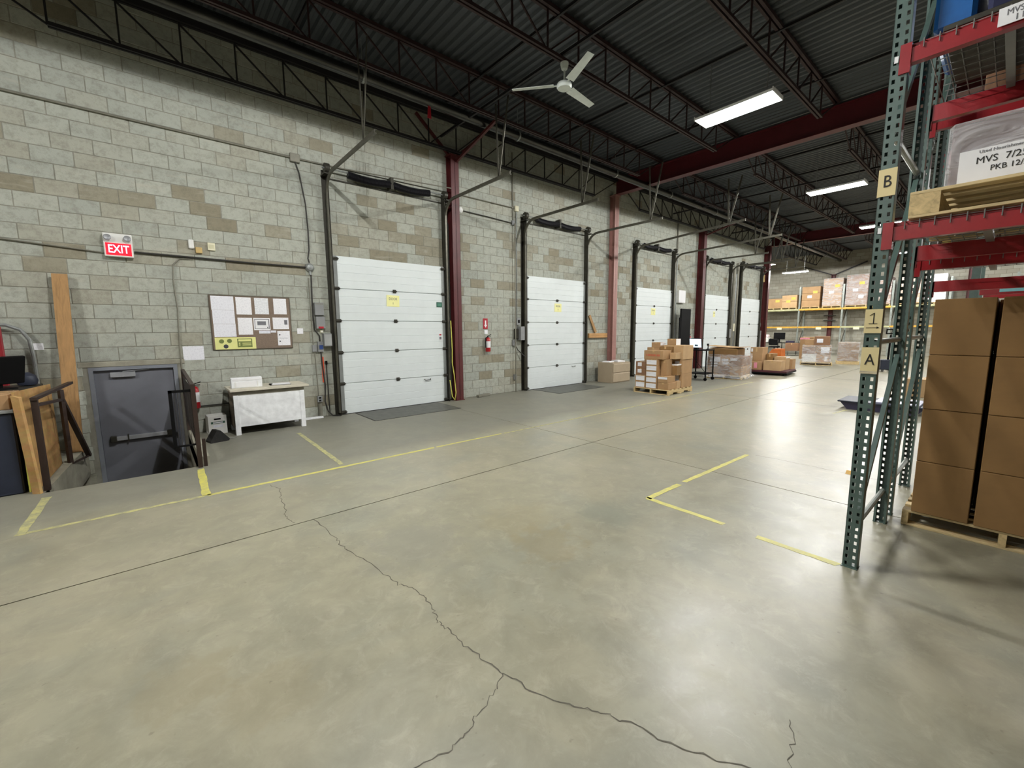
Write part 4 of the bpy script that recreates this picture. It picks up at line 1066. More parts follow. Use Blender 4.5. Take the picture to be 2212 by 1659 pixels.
def carton(x0, y0, z0, x1, y1, z1, label, mat='card', group=None, labels=(), tape='z', parent=None, rot=0.0, name='cardboard_box'):
    """labels: (face, u0, v0, u1, v1, material) with face in 'x' (looks -x) or 'y' (looks -y), u measured along the face, 0..1"""
    cx, cy = (x0 + x1) / 2, (y0 + y1) / 2
    o = link(name, None, None, (cx, cy, z0), (0, 0, rot))
    tag(o, label, 'box', group)
    a, b, h = (x1 - x0) / 2 - .002, (y1 - y0) / 2 - .002, z1 - z0 - .002
    B(-a, -b, .0, a, b, h, .004).build('body', MT[mat], o)
    if tape == 'z':
        B(-a - .0008, -.025, h * .8, a + .0008, .025, h + .0012).build('tape_strip', MT['tape'], o)
    for (f, u0, v0, u1, v1, mt) in labels:
        if f == 'x': B(-a - .0015, b - 2 * b * u1, h * v0, -a, b - 2 * b * u0, h * v1).build('paper_label', MT[mt], o)
        else: B(-a + 2 * a * u0, -b - .0015, h * v0, -a + 2 * a * u1, -b, h * v1).build('paper_label', MT[mt], o)
    return o

def film(o, hx, hy, z0, z1, seed=1, flare=.05):
    rnd = random.Random(seed); m = MB(); N, K_ = 40, 9; P = []
    for k in range(K_):
        z = z0 + (z1 - z0) * k / (K_ - 1); row = []
        for i in range(N):
            t = i / N * 4; s = int(t); u = t - s
            c = [(-hx, -hy), (hx, -hy), (hx, hy), (-hx, hy), (-hx, -hy)]
            x = c[s][0] + (c[s + 1][0] - c[s][0]) * u; y = c[s][1] + (c[s + 1][1] - c[s][1]) * u
            f = 1 + rnd.uniform(.0, .018) + (flare * rnd.uniform(.5, 1.5) if k == 0 else 0)
            row.append((x * f, y * f, z + (rnd.uniform(-.0, .02) if k else rnd.uniform(0, .02))))
        P.append(row)
    for k in range(K_ - 1):
        for i in range(N): m.face([P[k][i], P[k][(i + 1) % N], P[k + 1][(i + 1) % N], P[k + 1][i]])
    return m.build('stretch_film', MT['wrap'], o, True)
# --- near racks -------------------------------------------------------------
def post_mesh(H, mat):
    """perforated channel: face at x = 0 looks towards -x, flanges run to +x; y from -.04 to .04"""
    cols = [-.04, -.0275, -.0125, .0125, .0275, .04]
    m = MB(); pitch = .0508
    n = int(H / pitch)
    for i in range(n):
        z0 = i * pitch; zz = [z0, z0 + .014, z0 + .038, z0 + pitch]
        for r in range(3):
            for c in range(5):
                if r == 1 and c in (1, 3): continue
                y0, y1 = cols[c], cols[c + 1]
                m.face([(0, y0, zz[r]), (0, y0, zz[r + 1]), (0, y1, zz[r + 1]), (0, y1, zz[r])])
                if r == 1 or True: m.face([(.0025, y0, zz[r]), (.0025, y1, zz[r]), (.0025, y1, zz[r + 1]), (.0025, y0, zz[r + 1])])
        for c in (1, 3):
            y0, y1 = cols[c], cols[c + 1]; a, b = zz[1], zz[2]
            for p, q in (((y0, a), (y1, a)), ((y1, a), (y1, b)), ((y1, b), (y0, b)), ((y0, b), (y0, a))):
                m.face([(0, *p), (0, *q), (.0025, *q), (.0025, *p)])
    Z = n * pitch
    for s in (-1, 1):
        m.box(0, s * .04, 0, .07, s * .0375, Z)
        m.box(.07, s * .04, 0, .0675, s * .025, Z)
    return m.mesh('upright_post', mat, fix=False)
RH = 4.9
PMESH = post_mesh(RH, MT['rackgreen'])
YL = .57                                        # centre line of the upright frames in view
def near_rack(xa, xb, label, levels, decks):
    o = thing('pallet_rack', label, 'rack', (xa, YL, 0))
    d = xb - xa
    for yy in (0, -2.75):
        link('upright_post', PMESH, o, (0, yy, 0)); q = link('upright_post', PMESH, o, (d, yy, 0), (0, 0, math.pi))
        for x in (.02, d - .02): B(x - .035, yy - .045, 0, x + .045, yy + .045, .004).build('foot_plate', MT['rackgreen'], o)
        for z in (.28, 1.53, 2.78, 4.0): MB().cyl((.06, yy, z), (d - .06, yy, z), .019, 10).build('cross_brace', MT['rackgrey'], o, True)
        for z0, z1 in ((.30, 1.40), (1.60, 2.72), (2.84, 3.95)): MB().bar((.05, yy, z0), (d - .05, yy, z1), .04, .03, (0, 1, 0)).build('diagonal_brace', MT['rackgreen'], o)
    for (x, side, zt, h, mat) in levels:
        y0, y1 = -.045, -2.70
        s = -1 if side else 1
        b = MB().prism([(x, zt - h), (x + s * .05, zt - h), (x + s * .05, zt), (x + s * .03, zt), (x + s * .03, zt - .022), (x, zt - .022 if 0 else zt - .03)], 1, y0, y1)
        bo = b.build('load_beam', MT[mat], o)
        for yy in (.0, -2.75):
            k = 1 if yy == 0 else -1
            MB().box(x - s * .008, yy - .045 * k, zt - h - .05, x + s * .002, yy - .0 * k, zt + .0).box(x - s * .008, yy - .045 * k, zt - h - .05, x + s * .05, yy - .05 * k, zt).build('beam_connector', MT[mat], bo)
    for zt in decks:
        m = MB()
        for i in range(40): m.cyl((-.005, -.10 - i * .064, zt + .006), (d, -.10 - i * .064, zt + .006), .003, 5)
        for i in range(11): m.cyl((.02 + i * (d - .04) / 10, -.12, zt + .001), (.02 + i * (d - .04) / 10, -2.64, zt + .001), .0028, 5)
        for i in range(40): m.cyl((-.005, -.10 - i * .064, zt + .008), (-.005, -.10 - i * .064, zt - .04), .003, 5)
        w = m.build('wire_deck', MT['wire'], o); w['kind'] = 'stuff'
        for yy in (-.42, -1.0, -1.75, -2.35): B(.05, yy - .02, zt - .035, d - .05, yy + .02, zt - .005).build('deck_channel', MT['wire'], o)
    return o
near_rack(3.50, 4.58, 'green and red pallet rack with the hand-lettered cards on its post',
          [(.0, 0, 2.26, .11, 'rackred'), (1.08, 1, 2.24, .11, 'rackred'), (.0, 0, 3.26, .11, 'rackred'), (1.08, 1, 3.24, .11, 'rackred')], (2.25, 3.25))
near_rack(4.78, 5.84, 'green and red pallet rack standing behind the lettered rack',
          [(.0, 0, 2.19, .11, 'rackred'), (1.06, 1, 2.06, .1, 'rackred'), (.0, 0, 3.28, .14, 'rackred'), (1.06, 1, 3.24, .11, 'rackred')], (2.16, 3.25))
def rack_card(z0, z1, body, label, arrow=False):
    o = thing('letter_card', label, 'card', (3.497, YL - .0, z0))
    h = z1 - z0
    B(-.003, -.042, 0, 0, .044, h).build('card', MT['kraft'], o)
    if not arrow: text('hand_lettering', body, .10, MT['marker'], o, (-.0045, .0, h * .52), FACE_NX, squeeze=.75)
    if arrow:
        MB().box(-.0045, -.03, h * .22, -.003, .034, h * .235).prism([(-.031, h * .228), (-.018, h * .275), (-.018, h * .185)], 0, -.0045, -.003).build('arrow_mark', MT['marker'], o)
        MB().box(-.0045, -.02, h * .385, -.003, .022, h * .405).box(-.0045, -.003, h * .4, -.003, .002, h * .85).bar((-.0038, 0, h * .84), (-.0038, .02, h * .74), .0015, .005, (1, 0, 0)).build('figure_one', MT['marker'], o)
    return o
rack_card(2.42, 2.58, 'B', 'kraft card lettered B high on the green rack post')
rack_card(1.59, 1.74, '1', 'kraft card with the figure 1 and an arrow on the green rack post', True)
o = rack_card(1.33, 1.50, 'A', 'kraft card lettered A below the numbered card on the rack post')
B(-.0042, -.042, 0, -.003, .044, .018).build('tape_edge', MT['wrap'], o)
for z, k in ((3.17, 0), (2.2, 1)):
    o = thing('rack_sticker', ('small white sticker on the upper beam connector', 'small white sticker on the lower beam connector')[k] + ' of the lettered rack', 'sticker', (3.49, YL + .012, z)); B(-.002, -.008, 0, 0, .010, .035).build('sticker_face', MT['plain'], o)
o = thing('shelf_label', 'white printed shelf label on the upper red beam', 'label', (3.491, .02, 3.165)); B(-.004, -.11, 0, 0, .17, .085).build('label_face', MT['plain'], o); text('label_print', 'MVS 7/25', .04, MT['greyink'], o, (-.005, .08, .055), FACE_NX, squeeze=.8); text('label_print', '11 1', .04, MT['greyink'], o, (-.005, .08, .02), FACE_NX)
# brown cartons on the pallet under the second rack
pallet(5.13, -.10, 0, 1.0, 1.1, 'wooden pallet under the tall stack of plain brown cartons', math.pi / 2 * 0)
ROW = ('bottom', 'second', 'third', 'top')
COLN = ('by the green rack posts', 'one column in from the rack posts', 'at the end away from the rack posts')
for c in range(3):
    for r in range(4):
        y1 = .40 - c * .335 - (.012 if c else 0); z = .132 + r * .4265
        carton(4.615 + (.004 if r % 2 else 0), y1 - .322, z, 5.10, y1, z + .4255, f'plain brown carton in the {ROW[r]} layer, column {COLN[c]}' if c == 0 else f'plain brown carton in the {ROW[r]} layer, {COLN[c]}', 'card4', 'plain brown cartons stacked under the rack', tape='n')
for r in range(4):
  for y1 in (.40, .0765):
    z = .132 + r * .4265
    carton(5.105, y1 - .322, z, 5.59, y1, z + .4255, f'plain brown carton behind the {ROW[r]} layer, ' + ('rack post side' if y1 > .1 else 'second column'), 'card4', 'plain brown cartons stacked under the rack', tape='n')
# loaded pallet on the lettered rack
pallet(4.05, -.10, 2.266, 1.1, 1.12, 'wooden pallet carrying a wrapped grey load on the lettered rack', 0, h=.15, sw=.13)
o = thing('wrapped_load', 'grey stretch-wrapped load with a handwritten sheet on the rack pallet', 'wrapped load', (4.05, -.12, 2.417))
B(-.43, -.45, 0, .45, .44, .34, .01).build('carton_block', M('grey_brown_carton', (110, 92, 92), .6), o)
m = MB().box(-.445, -.46, 0, .46, .455, .36, .02); m.build('stretch_wrap', MT['wrap'], o)
B(-.449, -.33, .02, -.446, .40, .19).build('sheet', MT['plain'], o)
text('sheet_heading', 'Used Nourishment', .022, MT['greyink'], o, (-.4505, .24, .172), FACE_NX)
text('sheet_writing', 'MVS  7/25', .05, MT['marker'], o, (-.4505, .24, .125), FACE_NX, squeeze=.9); text('sheet_writing', 'PKB 12/25', .04, MT['marker'], o, (-.4505, .2, .075), FACE_NX, squeeze=.9)
o = thing('corner_board', 'yellowish cardboard corner board standing behind the lettered rack', 'corner board', (4.90, .40, 2.172)); MB().prism([(-.03, -.03), (.0, -.03), (.0, .0), (.05, .0), (.05, .02), (-.03, .02)], 2, 0, 1.0).build('angle', M('olive_card', (140, 122, 60), .6), o)
# third rack across the aisle, seen above the brown cartons
o = thing('pallet_rack', 'red-beamed rack across the aisle seen above the brown cartons', 'rack', (8.3, .36, 0))
for x in (0, 1.06):
    for y in (0, -2.6): B(x - .035, y - .04, 0, x + .035, y + .04, 2.9).build('upright_post', MT['rackgreen'], o)
for x in (-.05, 1.06): B(x, -2.56, 2.03, x + .05, -.05, 2.13, .004).build('load_beam', MT['rackred'], o)
B(-.054, -.95, 2.06, -.05, -.22, 2.11).build('cyan_tag', MT['cyan'], o)
o = thing('wrapped_load', 'dark stretch-wrapped load on the rack across the aisle', 'wrapped load', (8.85, -.78, 2.132)); B(-.48, -.55, 0, .48, .58, .7, .01).build('carton_block', MT['card2'], o); film(o, .5, .6, 0, .72, 9, .0)
# tote on the top level
o = thing('plastic_tote', 'blue plastic tote on the top level of the lettered rack', 'tote', (3.92, .15, 3.30)); B(-.33, .13, 0, .33, .30, .4, .02).build('body', MT['bluebin'], o); B(-.35, .115, .36, .35, .315, .42, .01).build('rim', MT['bluebin'], o)
pass
o = thing('plastic_tote', 'dark navy tote beside the blue one on the top rack level', 'tote', (3.92, -.18, 3.30)); B(-.33, -.35, 0, .33, .42, .5, .02).build('body', M('navy_tote', (14, 20, 60), .4), o); B(-.35, -.37, .46, .35, .435, .52, .01).build('rim', M('navy_tote_rim', (14, 20, 50), .4), o)
o = thing('dark_tray', 'dark grey tray under the totes on the top rack level', 'tray', (3.93, -.2, 3.262)); B(-.4, -.6, 0, .4, .6, .032, .004).build('tray_base', MT['darksteel'], o)
carton(5.0, -.7, 3.3, 5.7, .3, 3.75, 'dim dusty carton on the top level of the second rack', 'card2')

# --- pallet of mixed cartons before the third door ------------------------------
pallet(10.13, 5.79, 0, 1.2, .98, 'wooden pallet under the mixed labelled cartons by the third dock door')
GA = 'mixed cartons on the pallet by the third dock door'
x0, y0, z0 = 9.55, 5.32, .132
for k in range(2): carton(x0, 5.96, z0 + k * .165, x0 + .42, 6.26, z0 + (k + 1) * .165, ('bottom', 'second')[k] + ' low carton with a big white label at the wall side of the mixed pallet', 'card', 'low cartons with a big white label', [('x', .08, .12, .92, .85, 'label')])
for k in range(2): carton(x0, 5.96, z0 + .33 + k * .17, x0 + .4, 6.25, z0 + .33 + (k + 1) * .17, ('lower', 'upper')[k] + ' dark brown carton with a small square label above the low cartons', 'card2', 'dark cartons with small labels', [('x', .2, .3, .6, .85, 'label')])
for k in range(5): carton(x0 - .005, 5.64, z0 + k * .148, x0 + .4, 5.95, z0 + (k + 1) * .148, ('lowest', 'second from the pallet', 'middle', 'fourth from the pallet', 'uppermost')[k] + ' of five wide-labelled cartons in one column of the mixed pallet', 'card', 'cartons with wide white labels', [('x', .05, .12, .95, .88, 'label')])
carton(x0 + .02, 5.33, z0, x0 + .40, 5.63, z0 + .17, 'plain brown carton low at the open corner of the mixed pallet', 'card', GA)
carton(x0 + .02, 5.36, z0 + .17, x0 + .40, 5.63, z0 + .33, 'carton with a white tape band above the open corner of the mixed pallet', 'card', GA, [('x', .05, .55, .97, .9, 'slip')])
carton(x0 + .16, 5.46, z0 + .33, x0 + .40, 5.63, z0 + .74, 'upright plain carton beside the wide-label column', 'card', GA)
carton(x0 + .41, 5.33, z0 + .332, x0 + .62, 5.56, z0 + .62, 'small carton with a white sealed top on the mixed pallet', 'card4', GA, [('x', .0, .88, 1, 1.0, 'plain'), ('y', 0, .88, 1, 1.0, 'plain')])
carton(x0 + .41, 5.32, z0, x0 + .60, 5.54, z0 + .19, 'small light carton with an orange edge at the front of the mixed pallet', 'card3', GA)
carton(x0 + .42, 5.57, z0, x0 + .62, 5.91, z0 + .74, 'tall carton in the middle of the mixed pallet', 'card', GA)
GB = 'large cartons stacked three high on the mixed pallet'
for k in range(2): carton(x0 + .63, 5.31, z0 + k * .36, x0 + 1.15, 5.85, z0 + (k + 1) * .36, ('bottom', 'middle')[k] + ' large carton with white side labels in the three-high stack', 'card', GB, [('x', .62, .3, .85, .9, 'label'), ('x', .7, .12, .95, .5, 'label')])
carton(x0 + .63, 5.30, z0 + .72, x0 + 1.15, 5.85, z0 + 1.08, 'large plain carton at the top of the three-high stack', 'card3', GA)
carton(x0 + .42, 5.92, z0, x0 + 1.15, 6.27, z0 + .74, 'wide carton at the rear of the mixed pallet by the dock door', 'card', GA)
o = carton(x0 + .05, 5.52, z0 + .742, x0 + .45, 6.05, z0 + .96, 'carton with faded red lettering on top of the wide-label column', 'card', GA)
for i in range(9): B(-.2012, .2 - i * .043, .075, -.198, .2 - i * .043 - (.03 if i % 3 else .022), .125).build('red_lettering', M(f'faded_red_print{i}', (196, 96, 66), .6), o)
carton(x0 + .34, 5.34, z0 + .742, x0 + .60, 5.50, z0 + .90, 'small open-taped carton in front of the red-lettered one', 'card3', GA)
carton(x0 + .46, 5.86, z0 + .742, x0 + 1.1, 6.22, z0 + 1.02, 'wide low carton behind the red-lettered one', 'card', GA)
carton(x0 + .46, 5.55, z0 + .742, x0 + .62, 5.85, z0 + 1.05, 'narrow carton between the red-lettered one and the tall stack', 'card4', GA)
carton(x0 + .5, 5.86, z0 + 1.022, x0 + .75, 6.12, z0 + 1.15, 'small carton with a white flap on top of the mixed pallet', 'card', GA, [('y', .0, .4, 1, 1.0, 'plain')])
carton(x0 + .72, 5.55, z0 + 1.082, x0 + .95, 5.80, z0 + 1.24, 'small carton with a white end crowning the mixed pallet', 'card', GA, [('y', .0, .0, 1, 1.0, 'plain')])
# filing cabinet
o = thing('filing_cabinet', 'beige two-drawer lateral filing cabinet against the wall', 'cabinet', (10.98, 7.98, 0))
B(-.43, -.28, 0, .46, .28, .62, .006).build('body', MT['cabinet'], o)
for z in (.03, .32):
    d = B(-.42, -.30, z, .45, -.28, z + .275, .004).build('drawer', MT['cabinet'], o); B(-.40, -.306, z + .245, .43, -.30, z + .262).build('pull_lip', M('pale_pull', (198, 182, 158), .5), d)
for i, (x, y, w, lab) in enumerate(((-.22, .05, .16, 'loose white sheets on the filing cabinet at its wall end'), (.16, -.05, .18, 'white paper pile on the filing cabinet nearer the pallet'))):
    o = thing('paper_pile', lab, 'papers', (10.98 + x, 7.98 + y, .62), .2 + i); B(-w, -.13, 0, w, .13, .02 + .02 * i).build('sheets', MT['plain'], o); B(-w + .03, -.1, .02 + .02 * i, w - .08, .12, .03 + .02 * i).build('top_sheet', MT['page'], o)
o = thing('crumpled_paper', 'small white crumpled paper on the floor beside the filing cabinet', 'paper', (11.9, 7.5, 0)); MB().lathe([(0, 0), (.08, .01), (.1, .05), (.05, .09), (0, .1)], 7).build('ball', MT['plain'], o)
# cart with screen
o = thing('screen_cart', 'black wheeled frame cart carrying a lit screen', 'cart', (13.35, 6.35, 0))
K = MT['black']
for x in (-.25, .25):
    for y in (-.28, .28): B(x - .015, y - .015, .1, x + .015, y + .015, .96).build('upright', K, o); MB().cyl((x - .015, y, .05), (x + .015, y, .05), .05, 12).build('caster', K, o)
B(-.27, -.30, .94, .27, .30, .97, .004).build('top_shelf', K, o); B(-.27, -.30, .2, .27, .30, .23, .004).build('low_shelf', K, o); MB().bar((-.25, -.28, .25), (-.25, .28, .9), .012, .012).build('cross_wire', K, o)
o = thing('touch_screen', 'lit touch screen with a pale blue page standing on the wheeled cart', 'monitor', (13.2, 6.45, .97))
m = Matrix.Rotation(-.15, 4, 'Y') @ Matrix.Rotation(0, 4, 'X')
MB().box(-.03, -.20, .06, .0, .20, .36, .01, m).build('bezel', K, o); MB().box(-.033, -.185, .075, -.030, .185, .345, 0, m).build('display', MT['screenlit'], o); MB().box(-.035, -.08, .11, -.033, .03, .17, 0, m).build('page_window', MT['screenbox'], o)
B(-.02, -.05, 0, .08, .05, .08).build('stand', K, o)
o = thing('bar_code_scanner', 'black hand scanner standing on the wheeled cart', 'scanner', (13.3, 6.12, .97)); MB().lathe([(.0, 0), (.06, 0), (.05, .02), (.015, .04), (.015, .14)], 12).build('base', K, o, True); B(-.05, -.02, .13, .03, .02, .19, .006).build('head', K, o)
# wrapped pallet
pallet(14.55, 5.98, 0, 1.0, 1.05, 'pallet under the stretch-wrapped cartons with a loose film skirt', .12)
o = thing('wrapped_load', 'stretch-wrapped cartons topped with loose flattened cardboard', 'wrapped load', (14.55, 5.98, .132), .12)
for i in range(3):
    for k in range(2): B(-.5, -.52 + i * .35, .0 + k * .30, .5, -.18 + i * .35, .295 + k * .30, .006).build('carton', MT['card2' if (i + k) % 2 else 'card'], o)
B(-.45, -.35, .60, .45, .52, .84, .006).build('carton', MT['card4'], o)
for i, (y, z, a) in enumerate(((.1, .85, .03), (-.1, .87, -.05), (.2, .90, .06))): MB().box(-.42, -.42, 0, .40, .38, .012, 0, Matrix.Translation((0, y, z)) @ Matrix.Rotation(a, 4, 'X')).build('flat_sheet', MT['card3' if i != 1 else 'card'], o)
for (y, z, w, h) in ((.28, .42, .16, .16), (.30, .34, .10, .05), (.30, .26, .10, .05), (-.02, .44, .1, .08), (-.04, .34, .1, .08), (-.28, .47, .1, .08)): B(-.507, y - w, z, -.504, y + w, z + h).build('paper_label', MT['slip'], o)
film(o, .535, .56, -.09, .66, 3, .16)
# maroon low trolley with cartons
o = thing('low_trolley', 'low maroon platform trolley carrying cartons', 'trolley', (17.0, 5.5, 0), .1); B(-.75, -.62, .09, .75, .62, .16, .01).build('deck', MT['maroon'], o); B(-.77, -.64, .05, .77, .64, .10, .008).build('skirt', MT['black'], o)
for x in (-.6, .6):
    for y in (-.5, .5): MB().cyl((x, y - .02, .05), (x, y + .02, .05), .05, 12).build('wheel', MT['black'], o)
GC = 'cartons on the low maroon trolley'
carton(16.35, 5.0, .162, 16.8, 5.55, .50, 'wide light carton at the front of the maroon trolley', 'card3', GC); carton(16.5, 5.65, .162, 17.0, 6.05, .95, 'tall carton with a small slip at the wall side of the maroon trolley', 'card', GC, [('x', .05, .8, .2, .95, 'plain')])
carton(16.9, 5.02, .162, 17.3, 5.4, .62, 'mid carton with a taped lid behind the wide light one', 'card3', GC, [('y', .0, .9, 1, 1.0, 'plain')]); carton(16.85, 5.42, .162, 17.3, 5.64, .72, 'carton between the tall one and the taped one on the trolley', 'card4', GC)
carton(17.35, 4.95, .162, 17.7, 5.3, .52, 'carton at the far front corner of the maroon trolley', 'card', GC); carton(16.32, 5.6, .162, 16.48, 5.95, .45, 'narrow carton with a red-striped end on the maroon trolley', 'card', GC, [('x', .3, .2, .6, .9, 'pink')])
carton(17.35, 5.4, .162, 17.7, 6.0, .6, 'carton at the far wall-side corner of the maroon trolley', 'card2', GC)
# wrapped pallet further back
pallet(22.6, 5.55, 0, 1.2, 1.15, 'pallet under the tall wrapped load before the far racks', .25)
o = thing('wrapped_load', 'tall stretch-wrapped mixed load before the yellow-beamed racks', 'wrapped load', (22.6, 5.55, .132), .25)
for i, (a, b, c, d, z0_, z1_, mt) in enumerate(((-.55, -.5, .5, .0, 0, .35, 'card'), (-.55, 0, .5, .5, 0, .35, 'cardw'), (-.5, -.5, .5, .05, .36, .72, 'card4'), (-.5, .06, .5, .5, .36, .62, 'card2'), (-.45, -.45, .4, .1, .73, 1.12, 'card2'), (-.4, .12, .4, .45, .63, .98, 'card'))): B(a, b, z0_, c, d, z1_, .006).build('carton', MT[mt], o)
B(-.507, -.45, .40, -.503, -.15, .66).build('paper_sheet', MT['slip'], o); B(-.557, -.4, .1, -.553, -.3, .26).build('paper_label', MT['plain'], o); B(-.457, -.2, .85, -.453, .02, 1.02).build('paper_sheet', MT['slip'], o)
film(o, .56, .52, 0, .74, 5, .02)
o = thing('wrapped_load', 'second stretch-wrapped load close behind the tall mixed one', 'wrapped load', (24.0, 4.7, 0), .25); B(-.4, -.35, .13, .4, .35, .95, .01).build('carton', MT['card4'], o); B(-.45, -.4, 0, .45, .4, .13).build('skid', MT['palx'], o); film(o, .42, .37, .13, .98, 6, .02)
# --- far racks ---------------------------------------------------------------------
o = thing('pallet_rack', 'grey rack with yellow beams along the far block wall', 'rack', (31.6, 0, 0))
for y in (11.1, 8.87, 6.65, 4.43, 2.2, 0, -2.2, -4.4):
    for x in (0, 1.05): B(x - .035, y - .045, 0, x + .035, y + .045, 4.2 if y < 9 else 3.4).build('upright_post', MT['rackgrey'], o)
    MB().bar((0, y, .3), (1.05, y, 1.5), .03, .03).bar((0, y, 1.6), (1.05, y, 2.8), .03, .03).build('diagonal_brace', MT['darksteel'], o)
for i, y in enumerate((11.1, 8.87, 6.65, 4.43, 2.2, 0, -2.2)):
    for z in (2.82, 1.72):
        for x in (-.03, 1.08): B(x - .02, y - 2.2, z - .1, x + .02, y - .0, z, .004).build('load_beam', MT['yellowbeam'] if (i + (z < 2)) % 3 else M('pale_beam', (170, 170, 130), .5), o)
for k, y in enumerate((9.9, 7.75, 5.9)): 
    q = B(-.055, y - .14, 1.52, -.05, y + .14, 1.66).build('shelf_tag', MT['offwhite'], o)
FL = [(10.35, .95, .62, 'card', 'low carton load with yellow label at the corner end of the yellow rack', 'y'), (9.45, .85, .80, 'card3', 'low carton load with two yellow labels on the yellow rack', 'yy'), (8.3, .95, 1.25, 'card', 'light carton load with yellow and blue labels on the yellow rack', 'yb'), (7.2, .95, 1.65, 'card', 'tall wrapped load beside the rack post with a yellow label', 'ys'), (6.05, 1.0, 1.75, 'card2', 'tallest wrapped load on the yellow rack with label row', 'ybs'), (4.92, .8, 1.5, 'card2', 'wrapped dark load behind the lettered rack post', 'b'), (3.75, .95, 1.5, 'card', 'wrapped load with white sheets seen between the rack posts', 'ss'), (2.76, .8, 1.45, 'cardw', 'pale wrapped load seen past the green posts', 'ss')]
for k, (y, w, h, mt, lab, tags) in enumerate(FL):
    pallet(32.1, y, 2.82, 1.0, w, 'pallet under the ' + lab.replace(' at the corner end of the yellow rack', ' at the rack end'), 0, 'pallets on the yellow rack', .11)
    o = thing('pallet_load', lab, 'load', (32.1, y, 2.932))
    n = max(1, int(h / .4))
    for i in range(n):
        B(-.48, -w / 2, i * h / n, .48, w / 2, (i + 1) * h / n - .01, .008).build('carton', MT[mt], o)
    for i, c in enumerate(tags):
        yy = -.22 + .28 * (i % 2); zz = h * (.72 - .22 * i)
        B(-.492, yy - .12, zz - .08, -.485, yy + .12, zz + .08).build('paper_label', MT[{'y': 'yellowlbl', 'b': 'slip', 's': 'plain'}[c]], o)
    if h > 1.3: film(o, .485, w / 2 + .005, 0, h, 20 + k, .0)
# packing bench at the far wall
o = thing('packing_bench', 'dark packing bench under the yellow rack by the far wall', 'bench', (30.6, 9.5, 0)); B(-.4, -1.05, .68, .4, 1.2, .72).build('top', MT['darksteel'], o)
for x in (-.36, .36):
    for y in (-1.0, .0, 1.15): B(x - .02, y - .02, 0, x + .02, y + .02, .68).build('leg', MT['darksteel'], o)
o = thing('label_printer', 'white printer on the packing bench by the end column', 'printer', (30.5, 10.35, .72)); B(-.2, -.25, 0, .2, .25, .3, .02).build('body', MT['white'], o); B(-.18, -.22, .30, .18, .22, .5, .05).build('lid', M('pinkish_lid', (230, 214, 216), .5), o); B(-.205, -.1, .06, -.2, .1, .12).build('slot', MT['black'], o)
o = thing('desk_monitor', 'black monitor standing on the packing bench', 'monitor', (30.4, 9.5, .72)); B(-.02, -.32, .2, .02, .32, .62, .01).build('screen', MT['black'], o); B(-.02, -.04, 0, .05, .04, .25).build('neck', MT['black'], o); B(-.1, -.14, 0, .1, .14, .02).build('foot', MT['black'], o)
o = thing('keyboard_tray', 'dark keyboard tray on the packing bench', 'tray', (30.3, 8.85, .72)); B(-.1, -.22, 0, .1, .22, .12, .01).build('tray_body', MT['purple'], o)
o = thing('cable_tangle', 'black cable tangle on the packing bench beside the monitor', 'cable', (30.3, 9.96, .72)); MB().tube([(0, .08, .025), (0, .05, .2), (.06, -.0, .26), (0, -.07, .1), (0, -.05, .025)], .02, 6).build('loop', MT['black'], o)
o = thing('orange_bin', 'orange plastic bin behind the maroon trolley', 'bin', (24.0, 7.55, 0)); MB().prism([(-.3, 0), (.35, 0), (.4, .2), (.12, .6), (-.25, .6)], 0, -.3, .3).build('shell', MT['orange2'], o)
o = thing('office_chair', 'dark office chair at the packing bench', 'chair', (29.3, 9.4, 0)); B(-.25, -.25, .45, .25, .25, .53, .03).build('seat', MT['black'], o); B(-.25, -.25, .6, -.18, .25, .98, .03).build('backrest', MT['black'], o); MB().cyl((0, 0, .08), (0, 0, .45), .03, 8).build('stem', MT['black'], o); MB().cyl((0, 0, 0), (0, 0, .08), .28, 10, .05).build('base', MT['black'], o)
carton(28.6, 7.95, .3, 29.2, 8.6, .75, 'brown carton on a wire stand before the packing bench', 'card2')
o = thing('wire_stand', 'small wire stand holding a carton before the packing bench', 'stand', (28.9, 8.2, 0))
for x in (-.3, .3):
    for y in (-.35, .42): B(x - .015, y - .015, 0, x + .015, y + .015, .3).build('leg', MT['wire'], o)
B(-.32, -.37, .275, .32, .44, .298).build('top', MT['wire'], o)
o = thing('spray_bottle', 'white spray bottle on the floor before the packing bench', 'bottle', (28.7, 7.6, 0)); MB().lathe([(0, 0), (.12, 0), (.13, .3), (.08, .5), (.04, .6), (.04, .7), (0, .7)], 12).build('bottle_body', MT['white'], o, True)
carton(26.2, 6.6, .0, 26.8, 7.2, 1.15, 'tall plain carton on the floor behind the wrapped mixed load', 'card', tape='n')
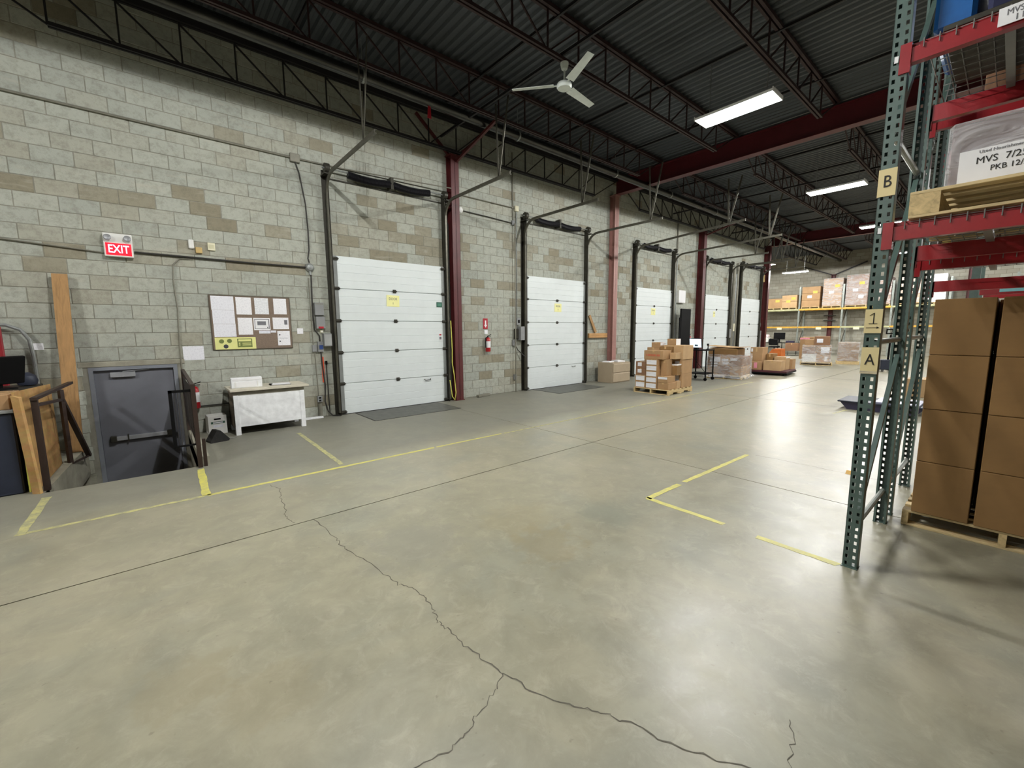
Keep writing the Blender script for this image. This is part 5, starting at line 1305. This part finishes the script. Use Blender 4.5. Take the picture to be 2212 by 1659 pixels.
o = thing('pink_sheet_pad', 'pink sheet pad on top of the wrapped mixed load', 'pad', (22.5, 6.0, 1.118)); B(-.15, -.15, 0, .15, .15, .06).build('pad', MT['pink'], o)
# pallet jack and blue bin seen past the rack posts
o = thing('pallet_jack', 'dark pallet jack with upright handle seen past the green posts', 'pallet jack', (20.6, 2.85, 0), .3)
for y in (-.2, .2): B(.1, y - .08, .06, 1.3, y + .08, .13, .01).build('fork', MT['black'], o)
B(-.15, -.2, .08, .12, .2, .45, .02).build('pump_body', MT['navy'], o); MB().tube([(-.05, 0, .4), (-.12, 0, 1.1), (-.15, 0, 1.35)], .03, 8).build('handle_shaft', MT['black'], o, True); MB().tube([(-.15, -.13, 1.4), (-.15, -.12, 1.55), (-.15, .12, 1.55), (-.15, .13, 1.4), (-.15, -.13, 1.4)], .03, 8).build('handle_grip', MT['black'], o, True)
for y in (-.12, .12): MB().cyl((0, y - .03, .09), (0, y + .03, .09), .09, 14).build('steer_wheel', MT['grey'], o)
o = thing('blue_floor_bin', 'low dark blue bin on the floor beyond the green posts', 'bin', (10.95, 1.5, 0)); m = MB(); m.prism([(-.62, .14), (-.5, 0), (.5, 0), (.62, .14)], 0, -.4, .4); m.build('shell', MT['purple'], o); B(-.43, -.66, .14, .43, .66, .17, .008).build('rim', MT['navy'], o)
B(-.40, -.55, .17, .40, .1, .20, .004).build('lid', M('pale_violet_lid', (150, 152, 176), .4), o)
carton(13.5, 1.0, .0, 14.3, 1.5, .42, 'small pale carton on the floor between the green posts', 'card3')
o = thing('yellow_floor_wedge', 'tiny yellow wedge on the floor beside the green post', 'wedge', (5.83, 1.03, 0)); MB().prism([(-.03, 0), (.03, 0), (.03, .03)], 1, -.03, .03).build('wedge', MT['yellowbeam'], o)
o = thing('red_rag', 'small red rag hanging from the overhead pipe', 'rag', (4.2, 7.2, 5.45)); slab4(MB(), [(-.04, 0, 0), (.04, 0, 0), (.03, 0, .22), (-.02, 0, .22)], .01).build('cloth', MT['signred'], o)
